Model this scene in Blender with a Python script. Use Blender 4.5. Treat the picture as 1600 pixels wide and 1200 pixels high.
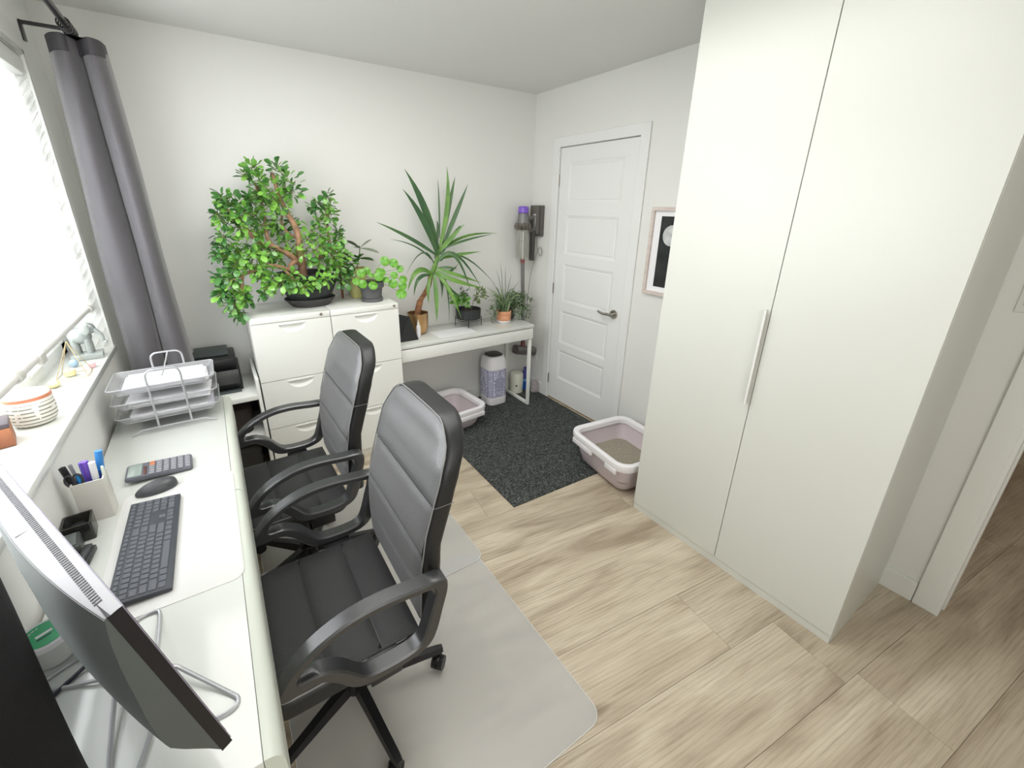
import bpy, bmesh, math, random
from mathutils import Vector, Matrix, Euler
PI = math.pi
random.seed(7)
for _o in list(bpy.data.objects): bpy.data.objects.remove(_o, do_unlink=True)
scene = bpy.context.scene
COL = scene.collection

# ------------------------------------------------------------------ camera
CAM = Vector((-1.8053, -1.2871, 1.6569)); YAW, PITCH, ROLL = .5887, .3475, -.0141
_f = Vector((math.sin(YAW)*math.cos(PITCH), math.cos(YAW)*math.cos(PITCH), -math.sin(PITCH)))
_r = Vector((math.cos(YAW), -math.sin(YAW), 0)); _d = _f.cross(_r)
_r2 = math.cos(ROLL)*_r + math.sin(ROLL)*_d; _d2 = -math.sin(ROLL)*_r + math.cos(ROLL)*_d
cd = bpy.data.cameras.new('camera'); cam = bpy.data.objects.new('camera', cd); COL.objects.link(cam)
cam.matrix_world = Matrix(((_r2.x, -_d2.x, -_f.x, CAM.x), (_r2.y, -_d2.y, -_f.y, CAM.y), (_r2.z, -_d2.z, -_f.z, CAM.z), (0, 0, 0, 1)))
cd.sensor_fit = 'HORIZONTAL'; cd.sensor_width = 36; cd.lens = 36*666.09/1600
cd.shift_x = (800-783.49)/1600; cd.shift_y = (563.49-600)/1600; cd.clip_start = .02
scene.camera = cam

# ------------------------------------------------------------------ light
w = bpy.data.worlds.new('overcast_sky'); scene.world = w; w.use_nodes = True
bg = w.node_tree.nodes['Background']; bg.inputs[0].default_value = (.93, .97, 1, 1); bg.inputs[1].default_value = 1.5
def area(name, loc, aim, sx, sy, power, color=(1, 1, 1)):
    l = bpy.data.lights.new(name, 'AREA'); l.shape = 'RECTANGLE'; l.size = sx; l.size_y = sy; l.energy = power; l.color = color
    o = bpy.data.objects.new(name, l); COL.objects.link(o); o.location = loc
    o.rotation_euler = (Vector(aim)-Vector(loc)).to_track_quat('-Z', 'Y').to_euler(); return o
area('window_daylight', (-2.75, .45, 1.62), (0, .45, 1.45), 1.85, 1.3, 68, (.96, .98, 1))
area('ceiling_fill_light', (-1.2, .1, 2.47), (-1.2, .1, 0), 1.3, 1.5, 29, (1, .985, .96))  # unseen ceiling panel, added as soft fill for the room
area('back_fill_light', (-1.55, -2.28, 1.55), (-1.5, 1.8, 1.5), 1.3, 1.5, 19, (1, .99, .97))  # unseen fill behind the camera, added to brighten the far wall
area('hallway_fill_light', (1.7, -1.9, 2.4), (1.7, -1.9, 0), .5, .5, 5, (1, .93, .84))  # unseen fill added for the hallway
vs = scene.view_settings; vs.view_transform = 'Standard'; vs.look = 'None'; vs.gamma = 1; vs.use_curve_mapping = False
vs.exposure = 0.03
scene.cycles.max_bounces = 8; scene.cycles.diffuse_bounces = 5; scene.cycles.transparent_max_bounces = 12
scene.cycles.sample_clamp_indirect = 6

# ------------------------------------------------------------------ materials
def lin(c):
    return tuple((x/255/12.92 if x/255 <= .04045 else ((x/255+.055)/1.055)**2.4) for x in c)
MATS = {}
def mat(name, rgb=(200, 200, 200), rough=.5, metal=0, spec=.5, coat=0, bump=None, vary=None, sub=0, sheen=0):
    """rgb as sRGB 0-255; bump=(scale,strength,stretch); vary=(scale, rgb2, stretch)"""
    if name in MATS: return MATS[name]
    m = bpy.data.materials.new(name); m.use_nodes = True; nt = m.node_tree; N = nt.nodes; L = nt.links
    p = N['Principled BSDF']; c = lin(rgb)
    p.inputs['Base Color'].default_value = (*c, 1); p.inputs['Roughness'].default_value = rough
    p.inputs['Metallic'].default_value = metal; p.inputs['Specular IOR Level'].default_value = spec
    p.inputs['Coat Weight'].default_value = coat; p.inputs['Coat Roughness'].default_value = .12
    if sheen: p.inputs['Sheen Weight'].default_value = sheen
    def coords(st):
        t = N.new('ShaderNodeTexCoord'); mp = N.new('ShaderNodeMapping'); L.new(t.outputs['Object'], mp.inputs[0])
        mp.inputs['Scale'].default_value = st; return mp.outputs[0]
    if vary:
        n = N.new('ShaderNodeTexNoise'); n.inputs['Scale'].default_value = vary[0]; n.inputs['Detail'].default_value = 5
        L.new(coords(vary[2] if len(vary) > 2 else (1, 1, 1)), n.inputs['Vector'])
        mx = N.new('ShaderNodeMix'); mx.data_type = 'RGBA'
        rp = N.new('ShaderNodeValToRGB'); rp.color_ramp.elements[0].position = .35; rp.color_ramp.elements[1].position = .65
        L.new(n.outputs['Fac'], rp.inputs[0]); L.new(rp.outputs[0], mx.inputs['Factor'])
        mx.inputs['A'].default_value = (*c, 1); mx.inputs['B'].default_value = (*lin(vary[1]), 1)
        L.new(mx.outputs['Result'], p.inputs['Base Color'])
    if bump:
        n = N.new('ShaderNodeTexNoise'); n.inputs['Scale'].default_value = bump[0]; n.inputs['Detail'].default_value = 3
        L.new(coords(bump[2] if len(bump) > 2 else (1, 1, 1)), n.inputs['Vector'])
        b = N.new('ShaderNodeBump'); b.inputs['Strength'].default_value = bump[1]; b.inputs['Distance'].default_value = .002
        L.new(n.outputs['Fac'], b.inputs['Height']); L.new(b.outputs[0], p.inputs['Normal'])
    MATS[name] = m; return m

def clearish(name, fac, rgb, rough=.1, spec=.5):
    """mix of see-through and a principled surface (thin plastic, sheer cloth, glass)"""
    m = mat(name, rgb, rough, spec=spec); nt = m.node_tree; N = nt.nodes; L = nt.links
    t = N.new('ShaderNodeBsdfTransparent'); x = N.new('ShaderNodeMixShader'); x.inputs[0].default_value = fac
    L.new(t.outputs[0], x.inputs[1]); L.new(N['Principled BSDF'].outputs[0], x.inputs[2])
    L.new(x.outputs[0], N['Material Output'].inputs[0]); return m

wall_m = mat('painted_wall', (229, 229, 225), .65, bump=(60, .15))
ceil_m = mat('ceiling_paint', (222, 222, 219), .8, bump=(90, .2))
white_m = mat('white_lacquer', (231, 232, 227), .28, spec=.5)
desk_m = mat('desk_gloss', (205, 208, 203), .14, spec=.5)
gloss_m = mat('white_gloss', (216, 218, 213), .14, spec=.5)
door_m = mat('door_paint', (232, 233, 231), .38)
steelw_m = mat('white_steel', (232, 233, 227), .35)
ward_m = mat('wardrobe_foil', (212, 214, 207), .32, spec=.5)
black_m = mat('black_plastic', (24, 24, 26), .38)
dark_m = mat('dark_plastic', (52, 53, 55), .45)
leather_m = mat('leather_window_sheen', (96, 97, 98), .46, spec=1, coat=.25, bump=(220, .25))  # black leather; the window's reflection is put into the grey base
side_m = mat('black_leather_side', (30, 31, 32), .42, bump=(220, .2))
mesh_m = mat('mesh_window_sheen', (82, 82, 83), .5, spec=.9, sheen=.15)  # black mesh lightened to carry reflected window light in its colour
seat_m = mat('seat_mesh_fabric', (30, 31, 31), .6, sheen=.1)
for mm in (mesh_m, seat_m):
    nt = mm.node_tree; n = nt.nodes.new('ShaderNodeTexVoronoi'); n.inputs['Scale'].default_value = 330
    t = nt.nodes.new('ShaderNodeTexCoord'); nt.links.new(t.outputs['Object'], n.inputs['Vector'])
    b = nt.nodes.new('ShaderNodeBump'); b.inputs['Strength'].default_value = .6; b.inputs['Distance'].default_value = .001
    nt.links.new(n.outputs['Distance'], b.inputs['Height']); nt.links.new(b.outputs[0], nt.nodes['Principled BSDF'].inputs['Normal'])
arm_m = mat('satin_black_arm', (44, 45, 46), .32, spec=1)
stitch_m = mat('grey_piping', (130, 130, 128), .5)
chrome_m = mat('brushed_nickel', (176, 172, 165), .3, metal=1)
silver_m = mat('silver_paint', (178, 179, 181), .35, metal=.4)
gold_m = mat('brass_pot', (206, 168, 122), .3, metal=.9)
terra_m = mat('terracotta_wood', (205, 140, 100), .6, vary=(9, (226, 170, 132), (1, 1, 5)))
soil_m = mat('soil', (52, 40, 32), .9, bump=(60, 1))
pot_grey = mat('grey_pot', (92, 92, 94), .5); pot_black = mat('black_pot', (46, 50, 50), .5); pot_dark = mat('saucer_grey', (64, 62, 62), .55)
trunk_m = mat('jade_bark', (178, 138, 106), .7, vary=(30, (140, 108, 84)), bump=(50, .6))
leaf_ms = [mat('jade_leaf_mid', (96, 152, 60), .24, spec=.8, vary=(14, (132, 184, 88))),
           mat('jade_leaf_dark', (62, 110, 56), .24, spec=.8, vary=(14, (86, 142, 70))),
           mat('jade_leaf_light', (150, 200, 90), .24, spec=.8, vary=(14, (112, 176, 70)))]
yucca_m = mat('yucca_leaf', (72, 108, 58), .4, vary=(9, (54, 88, 56), (1, 1, .3)))
yucca2_m = mat('yucca_leaf_light', (108, 150, 62), .4, vary=(9, (82, 124, 54)))
ystem_m = mat('yucca_stem', (172, 122, 84), .8, vary=(60, (116, 78, 54), (.2, .2, 2)), bump=(70, 1, (.2, .2, 2)))
pilea_m = mat('pilea_leaf', (76, 142, 32), .28, vary=(2.2, (124, 180, 70)))
spider_m = mat('spider_leaf', (112, 142, 92), .5, vary=(20, (160, 178, 132)))
sage_m = mat('sage_leaf', (116, 132, 106), .5, vary=(16, (142, 154, 128)))
paper_m = mat('paper', (240, 240, 242), .7)
mauve_m = mat('mauve_plastic', (206, 194, 198), .45); rim_m = mat('white_plastic_rim', (236, 234, 236), .35)
litter_m = mat('cat_litter_grains', (176, 168, 152), .95, vary=(120, (140, 134, 120)), bump=(200, 1))
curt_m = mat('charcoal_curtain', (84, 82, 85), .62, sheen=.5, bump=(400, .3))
curtb_m = mat('backlit_curtain', (22, 21, 24), .9, bump=(400, .3))  # backlit shade is put into the cloth colour
rod_m = mat('curtain_rod_black', (40, 38, 40), .25, spec=.7)
key_m = mat('keycap_grey', (84, 88, 94), .5); kb_m = mat('keyboard_grey', (58, 62, 68), .5)
blue_m = mat('blue_plastic', (40, 92, 190), .35); purple_m = mat('purple_plastic', (122, 86, 196), .2, spec=.7)
green_m = mat('green_print', (32, 168, 108), .4)
red_m = mat('red_plastic', (140, 72, 70), .4); yellow_m = mat('yellow_wax', (226, 216, 160), .5)
rope_m = mat('wood_box', (178, 118, 84), .5, vary=(10, (150, 92, 64), (1, 6, 1)))
framew_m = mat('pale_wood_frame', (206, 192, 184), .5, vary=(10, (218, 206, 198), (1, 1, 8)))
steel_m = mat('vacuum_nickel', (124, 123, 122), .4, metal=.35)
vgrey_m = mat('vacuum_grey', (104, 102, 98), .4)
glass_m = clearish('window_glass', .08, (235, 245, 245), .02)
sheer_m = clearish('sheer_cloth', .38, (250, 250, 250), .7)
band_m = clearish('dense_cloth', .7, (246, 245, 248), .7)
matp_m = clearish('clear_mat_plastic', .36, (222, 222, 221), .26, .6)
deskpad_m = clearish('clear_desk_pad', .6, (236, 236, 233), .2)
bin_glass = clearish('clear_bin', .35, (190, 190, 182), .1, .8)
ornm_m = clearish('clear_ornament_glass', .85, (150, 156, 152), .05, .9)
smoke_m = clearish('smoked_acrylic', .8, (46, 46, 42), .1, .7)
lid_m = clearish('frosted_tub', .75, (226, 230, 226), .3)
for mm in (sheer_m, band_m):      # cloth lets daylight glow through
    nt = mm.node_tree; p = nt.nodes['Principled BSDF']; tr = nt.nodes.new('ShaderNodeBsdfTranslucent'); tr.inputs[0].default_value = (.96, .96, .97, 1)
    x2 = nt.nodes.new('ShaderNodeMixShader'); x2.inputs[0].default_value = .6
    x = [n for n in nt.nodes if n.type == 'MIX_SHADER' and n != x2][0]
    nt.links.new(p.outputs[0], x2.inputs[1]); nt.links.new(tr.outputs[0], x2.inputs[2]); nt.links.new(x2.outputs[0], x.inputs[2])

def floor_material():
    m = bpy.data.materials.new('oak_vinyl_plank'); m.use_nodes = True; nt = m.node_tree; N = nt.nodes; L = nt.links
    p = N['Principled BSDF']; p.inputs['Roughness'].default_value = .42
    t = N.new('ShaderNodeTexCoord'); oi = N.new('ShaderNodeObjectInfo')
    mp = N.new('ShaderNodeMapping'); mp.inputs['Rotation'].default_value = (0, 0, math.radians(7)); mp.inputs['Scale'].default_value = (1, 1, 1)
    L.new(t.outputs['Object'], mp.inputs[0])
    off = N.new('ShaderNodeVectorMath'); off.operation = 'MULTIPLY_ADD'; cmb = N.new('ShaderNodeCombineXYZ')
    L.new(oi.outputs['Random'], cmb.inputs[0]); L.new(oi.outputs['Random'], cmb.inputs[1]); L.new(oi.outputs['Random'], cmb.inputs[2])
    L.new(cmb.outputs[0], off.inputs[0]); off.inputs[1].default_value = (13, 7, 5); L.new(mp.outputs[0], off.inputs[2])
    def noise(sc, st, det=4, dist=0):
        q = N.new('ShaderNodeMapping'); q.inputs['Scale'].default_value = st; L.new(off.outputs[0], q.inputs[0])
        n = N.new('ShaderNodeTexNoise'); n.inputs['Scale'].default_value = sc; n.inputs['Detail'].default_value = det; n.inputs['Distortion'].default_value = dist
        L.new(q.outputs[0], n.inputs['Vector']); return n.outputs['Fac']
    a = noise(1.7, (1, 5, 1), 6, .8); b = noise(4.5, (1, 22, 1), 6, .3); c = noise(3.2, (1, 1.8, 1), 2, .3)
    r1 = N.new('ShaderNodeValToRGB'); e = r1.color_ramp.elements; e[0].position = .32; e[0].color = (*lin((166, 151, 131)), 1); e[1].position = .68; e[1].color = (*lin((211, 200, 180)), 1)
    k = e.new(.5); k.color = (*lin((192, 179, 158)), 1); L.new(a, r1.inputs[0])
    r2 = N.new('ShaderNodeValToRGB'); e = r2.color_ramp.elements; e[0].position = .34; e[0].color = (.76, .72, .68, 1); e[1].position = .5; e[1].color = (1, 1, 1, 1); L.new(b, r2.inputs[0])
    # cathedral grain rings
    q = N.new('ShaderNodeMapping'); q.inputs['Scale'].default_value = (1.1, 7, 1); L.new(off.outputs[0], q.inputs[0])
    wv = N.new('ShaderNodeTexWave'); wv.wave_type = 'RINGS'; wv.inputs['Scale'].default_value = 3.2; wv.inputs['Distortion'].default_value = 5; wv.inputs['Detail'].default_value = 3; wv.inputs['Detail Scale'].default_value = .8
    L.new(q.outputs[0], wv.inputs['Vector'])
    r3 = N.new('ShaderNodeValToRGB'); e = r3.color_ramp.elements; e[0].position = .0; e[0].color = (.86, .84, .8, 1); e[1].position = .35; e[1].color = (1, 1, 1, 1); L.new(wv.outputs['Fac'], r3.inputs[0])
    # knots
    q2 = N.new('ShaderNodeMapping'); q2.inputs['Scale'].default_value = (1.3, 3.2, 1); L.new(off.outputs[0], q2.inputs[0])
    vo = N.new('ShaderNodeTexVoronoi'); vo.inputs['Scale'].default_value = 1.35; L.new(q2.outputs[0], vo.inputs['Vector'])
    r4 = N.new('ShaderNodeValToRGB'); e = r4.color_ramp.elements; e[0].position = .02; e[0].color = (.42, .37, .32, 1); e[1].position = .11; e[1].color = (1, 1, 1, 1); L.new(vo.outputs['Distance'], r4.inputs[0])
    cur = r1.outputs[0]
    for rr, f in ((r2, .75), (r3, .7), (r4, .7)):
        mx = N.new('ShaderNodeMix'); mx.data_type = 'RGBA'; mx.blend_type = 'MULTIPLY'; mx.inputs['Factor'].default_value = f
        L.new(cur, mx.inputs['A']); L.new(rr.outputs[0], mx.inputs['B']); cur = mx.outputs['Result']
    hs = N.new('ShaderNodeHueSaturation'); v = N.new('ShaderNodeMapRange'); v.inputs['To Min'].default_value = .965; v.inputs['To Max'].default_value = 1.03
    L.new(oi.outputs['Random'], v.inputs[0]); L.new(v.outputs[0], hs.inputs['Value']); L.new(cur, hs.inputs['Color']); L.new(hs.outputs[0], p.inputs['Base Color'])
    bp = N.new('ShaderNodeBump'); bp.inputs['Strength'].default_value = .25; bp.inputs['Distance'].default_value = .002; L.new(b, bp.inputs['Height']); L.new(bp.outputs[0], p.inputs['Normal'])
    return m
floor_m = floor_material()

def rug_material():
    m = mat('black_mat_pile', (38, 42, 41), .95); nt = m.node_tree; N = nt.nodes; L = nt.links
    t = N.new('ShaderNodeTexCoord'); n = N.new('ShaderNodeTexNoise'); n.inputs['Scale'].default_value = 34; n.inputs['Detail'].default_value = 7; n.inputs['Distortion'].default_value = 3.5
    L.new(t.outputs['Object'], n.inputs['Vector']); r = N.new('ShaderNodeValToRGB'); e = r.color_ramp.elements
    e[0].position = .45; e[0].color = (*lin((34, 39, 38)), 1); e[1].position = .66; e[1].color = (*lin((104, 108, 104)), 1)
    L.new(n.outputs['Fac'], r.inputs[0]); L.new(r.outputs[0], N['Principled BSDF'].inputs['Base Color'])
    b = N.new('ShaderNodeBump'); b.inputs['Strength'].default_value = .8; b.inputs['Distance'].default_value = .004; L.new(n.outputs['Fac'], b.inputs['Height']); L.new(b.outputs[0], N['Principled BSDF'].inputs['Normal'])
    return m
def sleeve_material():
    m = mat('patterned_sleeve', (126, 124, 158), .6); nt = m.node_tree; N = nt.nodes; L = nt.links
    t = N.new('ShaderNodeTexCoord'); mp = N.new('ShaderNodeMapping'); mp.inputs['Scale'].default_value = (1, 1, .6); L.new(t.outputs['Object'], mp.inputs[0])
    n = N.new('ShaderNodeTexVoronoi'); n.feature = 'DISTANCE_TO_EDGE'; n.inputs['Scale'].default_value = 105; n.inputs['Randomness'].default_value = .35; L.new(mp.outputs[0], n.inputs['Vector'])
    r = N.new('ShaderNodeValToRGB'); e = r.color_ramp.elements; e[0].position = .07; e[0].color = (*lin((206, 206, 222)), 1); e[1].position = .15; e[1].color = (*lin((106, 104, 142)), 1)
    L.new(n.outputs['Distance'], r.inputs[0]); L.new(r.outputs[0], N['Principled BSDF'].inputs['Base Color']); return m
def dash_pot_material():
    m = mat('dash_printed_pot', (240, 238, 232), .5); nt = m.node_tree; N = nt.nodes; L = nt.links
    t = N.new('ShaderNodeTexCoord'); sp = N.new('ShaderNodeSeparateXYZ'); L.new(t.outputs['Object'], sp.inputs[0])
    s = N.new('ShaderNodeMath'); s.operation = 'MULTIPLY'; s.inputs[1].default_value = 2*PI/.0125; L.new(sp.outputs['Z'], s.inputs[0])
    si = N.new('ShaderNodeMath'); si.operation = 'SINE'; L.new(s.outputs[0], si.inputs[0])
    g = N.new('ShaderNodeMath'); g.operation = 'GREATER_THAN'; g.inputs[1].default_value = .45; L.new(si.outputs[0], g.inputs[0])
    n = N.new('ShaderNodeTexNoise'); n.inputs['Scale'].default_value = 60; mp = N.new('ShaderNodeMapping'); mp.inputs['Scale'].default_value = (1, 1, .4); L.new(t.outputs['Object'], mp.inputs[0]); L.new(mp.outputs[0], n.inputs['Vector'])
    g2 = N.new('ShaderNodeMath'); g2.operation = 'GREATER_THAN'; g2.inputs[1].default_value = .4; L.new(n.outputs['Fac'], g2.inputs[0])
    z1 = N.new('ShaderNodeMath'); z1.operation = 'LESS_THAN'; z1.inputs[1].default_value = .078; L.new(sp.outputs['Z'], z1.inputs[0])
    mu = N.new('ShaderNodeMath'); mu.operation = 'MULTIPLY'; L.new(g.outputs[0], mu.inputs[0]); L.new(g2.outputs[0], mu.inputs[1])
    mu2 = N.new('ShaderNodeMath'); mu2.operation = 'MULTIPLY'; L.new(mu.outputs[0], mu2.inputs[0]); L.new(z1.outputs[0], mu2.inputs[1])
    mx = N.new('ShaderNodeMix'); mx.data_type = 'RGBA'; L.new(mu2.outputs[0], mx.inputs['Factor']); mx.inputs['A'].default_value = (*lin((242, 238, 230)), 1); mx.inputs['B'].default_value = (*lin((148, 150, 132)), 1)
    L.new(mx.outputs['Result'], N['Principled BSDF'].inputs['Base Color']); return m

# ------------------------------------------------------------------ mesh helpers
def V(*a): return Vector(a[0] if len(a) == 1 else a)
class MB:
    def __init__(s): s.v = []; s.f = []
    def add(s, vs, fs):
        o = len(s.v); s.v += [tuple(x) for x in vs]; s.f += [tuple(i+o for i in f) for f in fs]; return s
    def box(s, c, d, bev=0, rz=0, R=None, seg=2):
        b = bmesh.new(); bmesh.ops.create_cube(b, size=1); bmesh.ops.scale(b, vec=d, verts=b.verts)
        if bev: bmesh.ops.bevel(b, geom=list(b.edges), offset=bev, segments=seg, affect='EDGES', profile=.5)
        M = Matrix.Translation(c) @ (R.to_4x4() if R is not None else Matrix.Rotation(rz, 4, 'Z'))
        b.verts.index_update(); vs = [M @ v.co for v in b.verts]; fs = [[v.index for v in f.verts] for f in b.faces]; b.free(); return s.add(vs, fs)
    def bb(s, x0, x1, y0, y1, z0, z1, bev=0):
        return s.box(((x0+x1)/2, (y0+y1)/2, (z0+z1)/2), (abs(x1-x0), abs(y1-y0), abs(z1-z0)), bev)
    def loft(s, rings, cap=(True, True), closed=False):
        n = len(rings[0]); vs = [p for r in rings for p in r]; fs = []
        m = len(rings); rng = m if closed else m-1
        for i in range(rng):
            a = i*n; b = ((i+1) % m)*n
            for j in range(n):
                k = (j+1) % n; fs.append((a+j, a+k, b+k, b+j))
        if not closed:
            if cap[0]: fs.append(tuple(reversed(range(n))))
            if cap[1]: fs.append(tuple((m-1)*n+j for j in range(n)))
        return s.add(vs, fs)
    def tube(s, path, r, n=8, closed=False, taper=None):
        P = [V(p) for p in path]; m = len(P); rings = []
        up = None
        for i, p in enumerate(P):
            if closed: t = P[(i+1) % m]-P[i-1]
            else: t = P[min(i+1, m-1)]-P[max(i-1, 0)]
            if t.length < 1e-9: t = Vector((0, 0, 1))
            t.normalize()
            if up is None:
                up = Vector((0, 0, 1)) if abs(t.z) < .9 else Vector((1, 0, 0))
            a = t.cross(up)
            if a.length < 1e-6: a = t.orthogonal()
            a.normalize(); b = a.cross(t).normalized(); up = b
            rr = r if not hasattr(r, '__len__') else r[i]
            rings.append([p+a*rr*math.cos(2*PI*j/n)+b*rr*math.sin(2*PI*j/n) for j in range(n)])
        return s.loft(rings, closed=closed)
    def cyl(s, a, b, r, n=16, r2=None):
        return s.tube([a, b], [r, r if r2 is None else r2], n)
    def lathe(s, prof, c=(0, 0, 0), n=28, cap=(True, True)):
        return s.loft([[V(c[0]+r*math.cos(2*PI*j/n), c[1]+r*math.sin(2*PI*j/n), c[2]+z) for j in range(n)] for r, z in prof], cap)
    def prism(s, poly, axis, a, b):
        def mk(p, h): return {'x': (h, p[0], p[1]), 'y': (p[0], h, p[1]), 'z': (p[0], p[1], h)}[axis]
        return s.loft([[mk(p, a) for p in poly], [mk(p, b) for p in poly]])
    def grid(s, fn, nu, nv):
        vs = [fn(i/nu, j/nv) for i in range(nu+1) for j in range(nv+1)]
        fs = [(i*(nv+1)+j, (i+1)*(nv+1)+j, (i+1)*(nv+1)+j+1, i*(nv+1)+j+1) for i in range(nu) for j in range(nv)]
        return s.add(vs, fs)
    def xf(s, M):
        s.v = [tuple(M @ V(v)) for v in s.v]; return s
    def mesh(s, name, m, smooth=True, ang=35):
        me = bpy.data.meshes.new(name); me.from_pydata(s.v, [], s.f); me.materials.append(m)
        b = bmesh.new(); b.from_mesh(me); bmesh.ops.recalc_face_normals(b, faces=b.faces); b.to_mesh(me); b.free()
        if smooth:
            me.polygons.foreach_set('use_smooth', [True]*len(me.polygons)); me.set_sharp_from_angle(angle=math.radians(ang))
        me.update(); return me
    def build(s, name, m, parent=None, smooth=True, ang=35, label=None, loc=None, kind=None):
        o = bpy.data.objects.new(name, s.mesh(name, m, smooth, ang)); COL.objects.link(o)
        if loc: o.location = loc
        if parent is not None:
            o.parent = parent
            if TOWORLD.get(parent.name): o.matrix_parent_inverse = TOWORLD[parent.name]
        if label: o['label'] = label
        if kind: o['kind'] = kind
        return o
TOWORLD = {}
def tag(o, label=None, cat=None, group=None, kind=None):
    if label: o['label'] = label
    if cat: o['category'] = cat
    if group: o['group'] = group
    if kind: o['kind'] = kind
    return o
def thing(name, loc, label, cat, group=None, rz=0, local=False):
    """Empty at the thing's base. Unless local, its parts are given in world coordinates."""
    e = bpy.data.objects.new(name, None); COL.objects.link(e); e.location = loc; e.rotation_euler = (0, 0, rz); e.empty_display_size = .05
    tag(e, label, cat, group)
    if not local: TOWORLD[e.name] = (Matrix.Translation(loc) @ Matrix.Rotation(rz, 4, 'Z')).inverted()
    return e
def struct(name, mb, m, smooth=False, parent=None, bm=None):
    o = mb.build(name, m, parent, smooth); o['kind'] = 'structure'; return o
def sub(mb, name, m, parent, **k):
    """a part or sub-part in the same coordinates as its parent (mesh objects sit at the origin of their thing)"""
    o = bpy.data.objects.new(name, mb.mesh(name, m, k.get('smooth', True), k.get('ang', 35))); COL.objects.link(o); o.parent = parent
    if k.get('label'): o['label'] = k['label']
    return o
def clone(o, parent=None):
    c = o.copy(); COL.objects.link(c)
    if parent is not None: c.parent = parent
    for ch in list(o.children): clone(ch, c)
    return c
def rrect(cx, cy, w, d, r, z, n=6, rz=0):
    pts = []
    for qx, qy, a0 in ((1, 1, 0), (-1, 1, PI/2), (-1, -1, PI), (1, -1, 1.5*PI)):
        for i in range(n+1):
            a = a0+PI/2*i/n; pts.append(((w/2-r)*qx+r*math.cos(a), (d/2-r)*qy+r*math.sin(a)))
    c, s = math.cos(rz), math.sin(rz)
    return [(cx+x*c-y*s, cy+x*s+y*c, z) for x, y in pts]
def arc(pts, n=4):
    """Catmull-Rom smoothing of a path"""
    P = [V(p) for p in pts]; out = []
    for i in range(len(P)-1):
        a, b, c, d = P[max(i-1, 0)], P[i], P[i+1], P[min(i+2, len(P)-1)]
        for k in range(n):
            t = k/n; out.append(.5*((2*b)+(c-a)*t+(2*a-5*b+4*c-d)*t*t+(3*b-a-3*c+d)*t**3))
    out.append(P[-1]); return out
# ------------------------------------------------------------------ room shell
XW, XD, YF, YB, H = -2.30, .566, 1.815, -2.35, 2.493     # window wall, door wall, far wall, back wall, ceiling
WY0, WY1, WZ0, WZ1 = -.62, 1.45, .975, 2.20               # window opening
# sub-floor and planks
fl = struct('floor', MB().bb(XW-.12, 3.2, YB-.1, YF+.12, -.06, -.006), mat('plank_joint_brown', (128, 114, 98), .8))  # brown sub-floor shows as the dark plank joints
def clip(poly, nx, ny, c):
    out = []
    for i in range(len(poly)):
        a, b = poly[i-1], poly[i]; da = a[0]*nx+a[1]*ny-c; db = b[0]*nx+b[1]*ny-c
        if (da <= 0) != (db <= 0):
            t = da/(da-db); out.append((a[0]+(b[0]-a[0])*t, a[1]+(b[1]-a[1])*t))
        if db <= 0: out.append(b)
    return out
ca, sa = math.cos(math.radians(-7)), math.sin(math.radians(-7)); PWID, PLEN = .2775, 1.52
rp = random.Random(3)
for j in range(-9, 9):
    off = rp.random()*PLEN
    for i in range(-3, 4):
        u0, u1 = i*PLEN+off, (i+1)*PLEN+off; v0 = -.275+.5*0+j*PWID; v1 = v0+PWID
        g = .0006
        q = [(u*ca-v*sa, u*sa+v*ca) for u, v in ((u0+g, v0+g), (u1-g, v0+g), (u1-g, v1-g), (u0+g, v1-g))]
        for n in ((1, 0, 3.15), (-1, 0, -XW), (0, 1, YF), (0, -1, -YB)):
            q = clip(q, *n)
            if len(q) < 3: break
        if len(q) < 3: continue
        MB().prism(q, 'z', -.006, 0).build('plank', floor_m, fl, smooth=False)
# walls
m = MB(); t = .22
m.bb(XW-t, XW, YB, WY0, 0, H); m.bb(XW-t, XW, WY1, YF+.12, 0, H); m.bb(XW-t, XW, WY0, WY1, 0, WZ0-.02); m.bb(XW-t, XW, WY0, WY1, WZ1, H)
struct('wall_window', m, wall_m)
struct('wall_far', MB().bb(XW-t, XD+.12, YF, YF+.12, 0, H), wall_m)
m = MB(); DY0, DY1, DZ = .716, 1.486, 2.085
m.bb(XD, XD+.12, DY1, YF, 0, H); m.bb(XD, XD+.12, -1.19, DY0, 0, H); m.bb(XD, XD+.12, DY0, DY1, DZ, H); m.bb(XD, XD+.12, YB, -1.19, 2.1, H)
m.bb(XD+.06, XD+.12, DY0, DY1, 0, DZ)
struct('wall_door', m, wall_m)
struct('wall_back', MB().bb(XW-t, XD+.12, YB-.12, YB, 0, H), wall_m)
hall_m = mat('hall_wall', (196, 184, 170), .7)
m = MB(); m.bb(XD+.12, 3.2, -.86, -.76, 0, H); m.bb(3.1, 3.2, YB, -.86, 0, H); m.bb(XD+.12, 3.2, YB-.12, YB, 0, H)
struct('wall_hallway', m, hall_m)
struct('ceiling', MB().bb(XW-t, 3.2, YB-.12, YF+.12, H, H+.1), ceil_m)
# baseboards
bh, bt = .105, .014
struct('baseboard_far', MB().bb(XW, XD, YF-bt, YF, 0, bh, .003), white_m)
struct('baseboard_window', MB().bb(XW, XW+bt, YB, YF, 0, bh, .003), white_m)
m = MB(); m.bb(XD-bt, XD, 1.56, YF-bt, 0, bh, .003); m.bb(XD-bt, XD, -1.115, .645, 0, bh, .003)
struct('baseboard_door', m, white_m)
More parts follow.
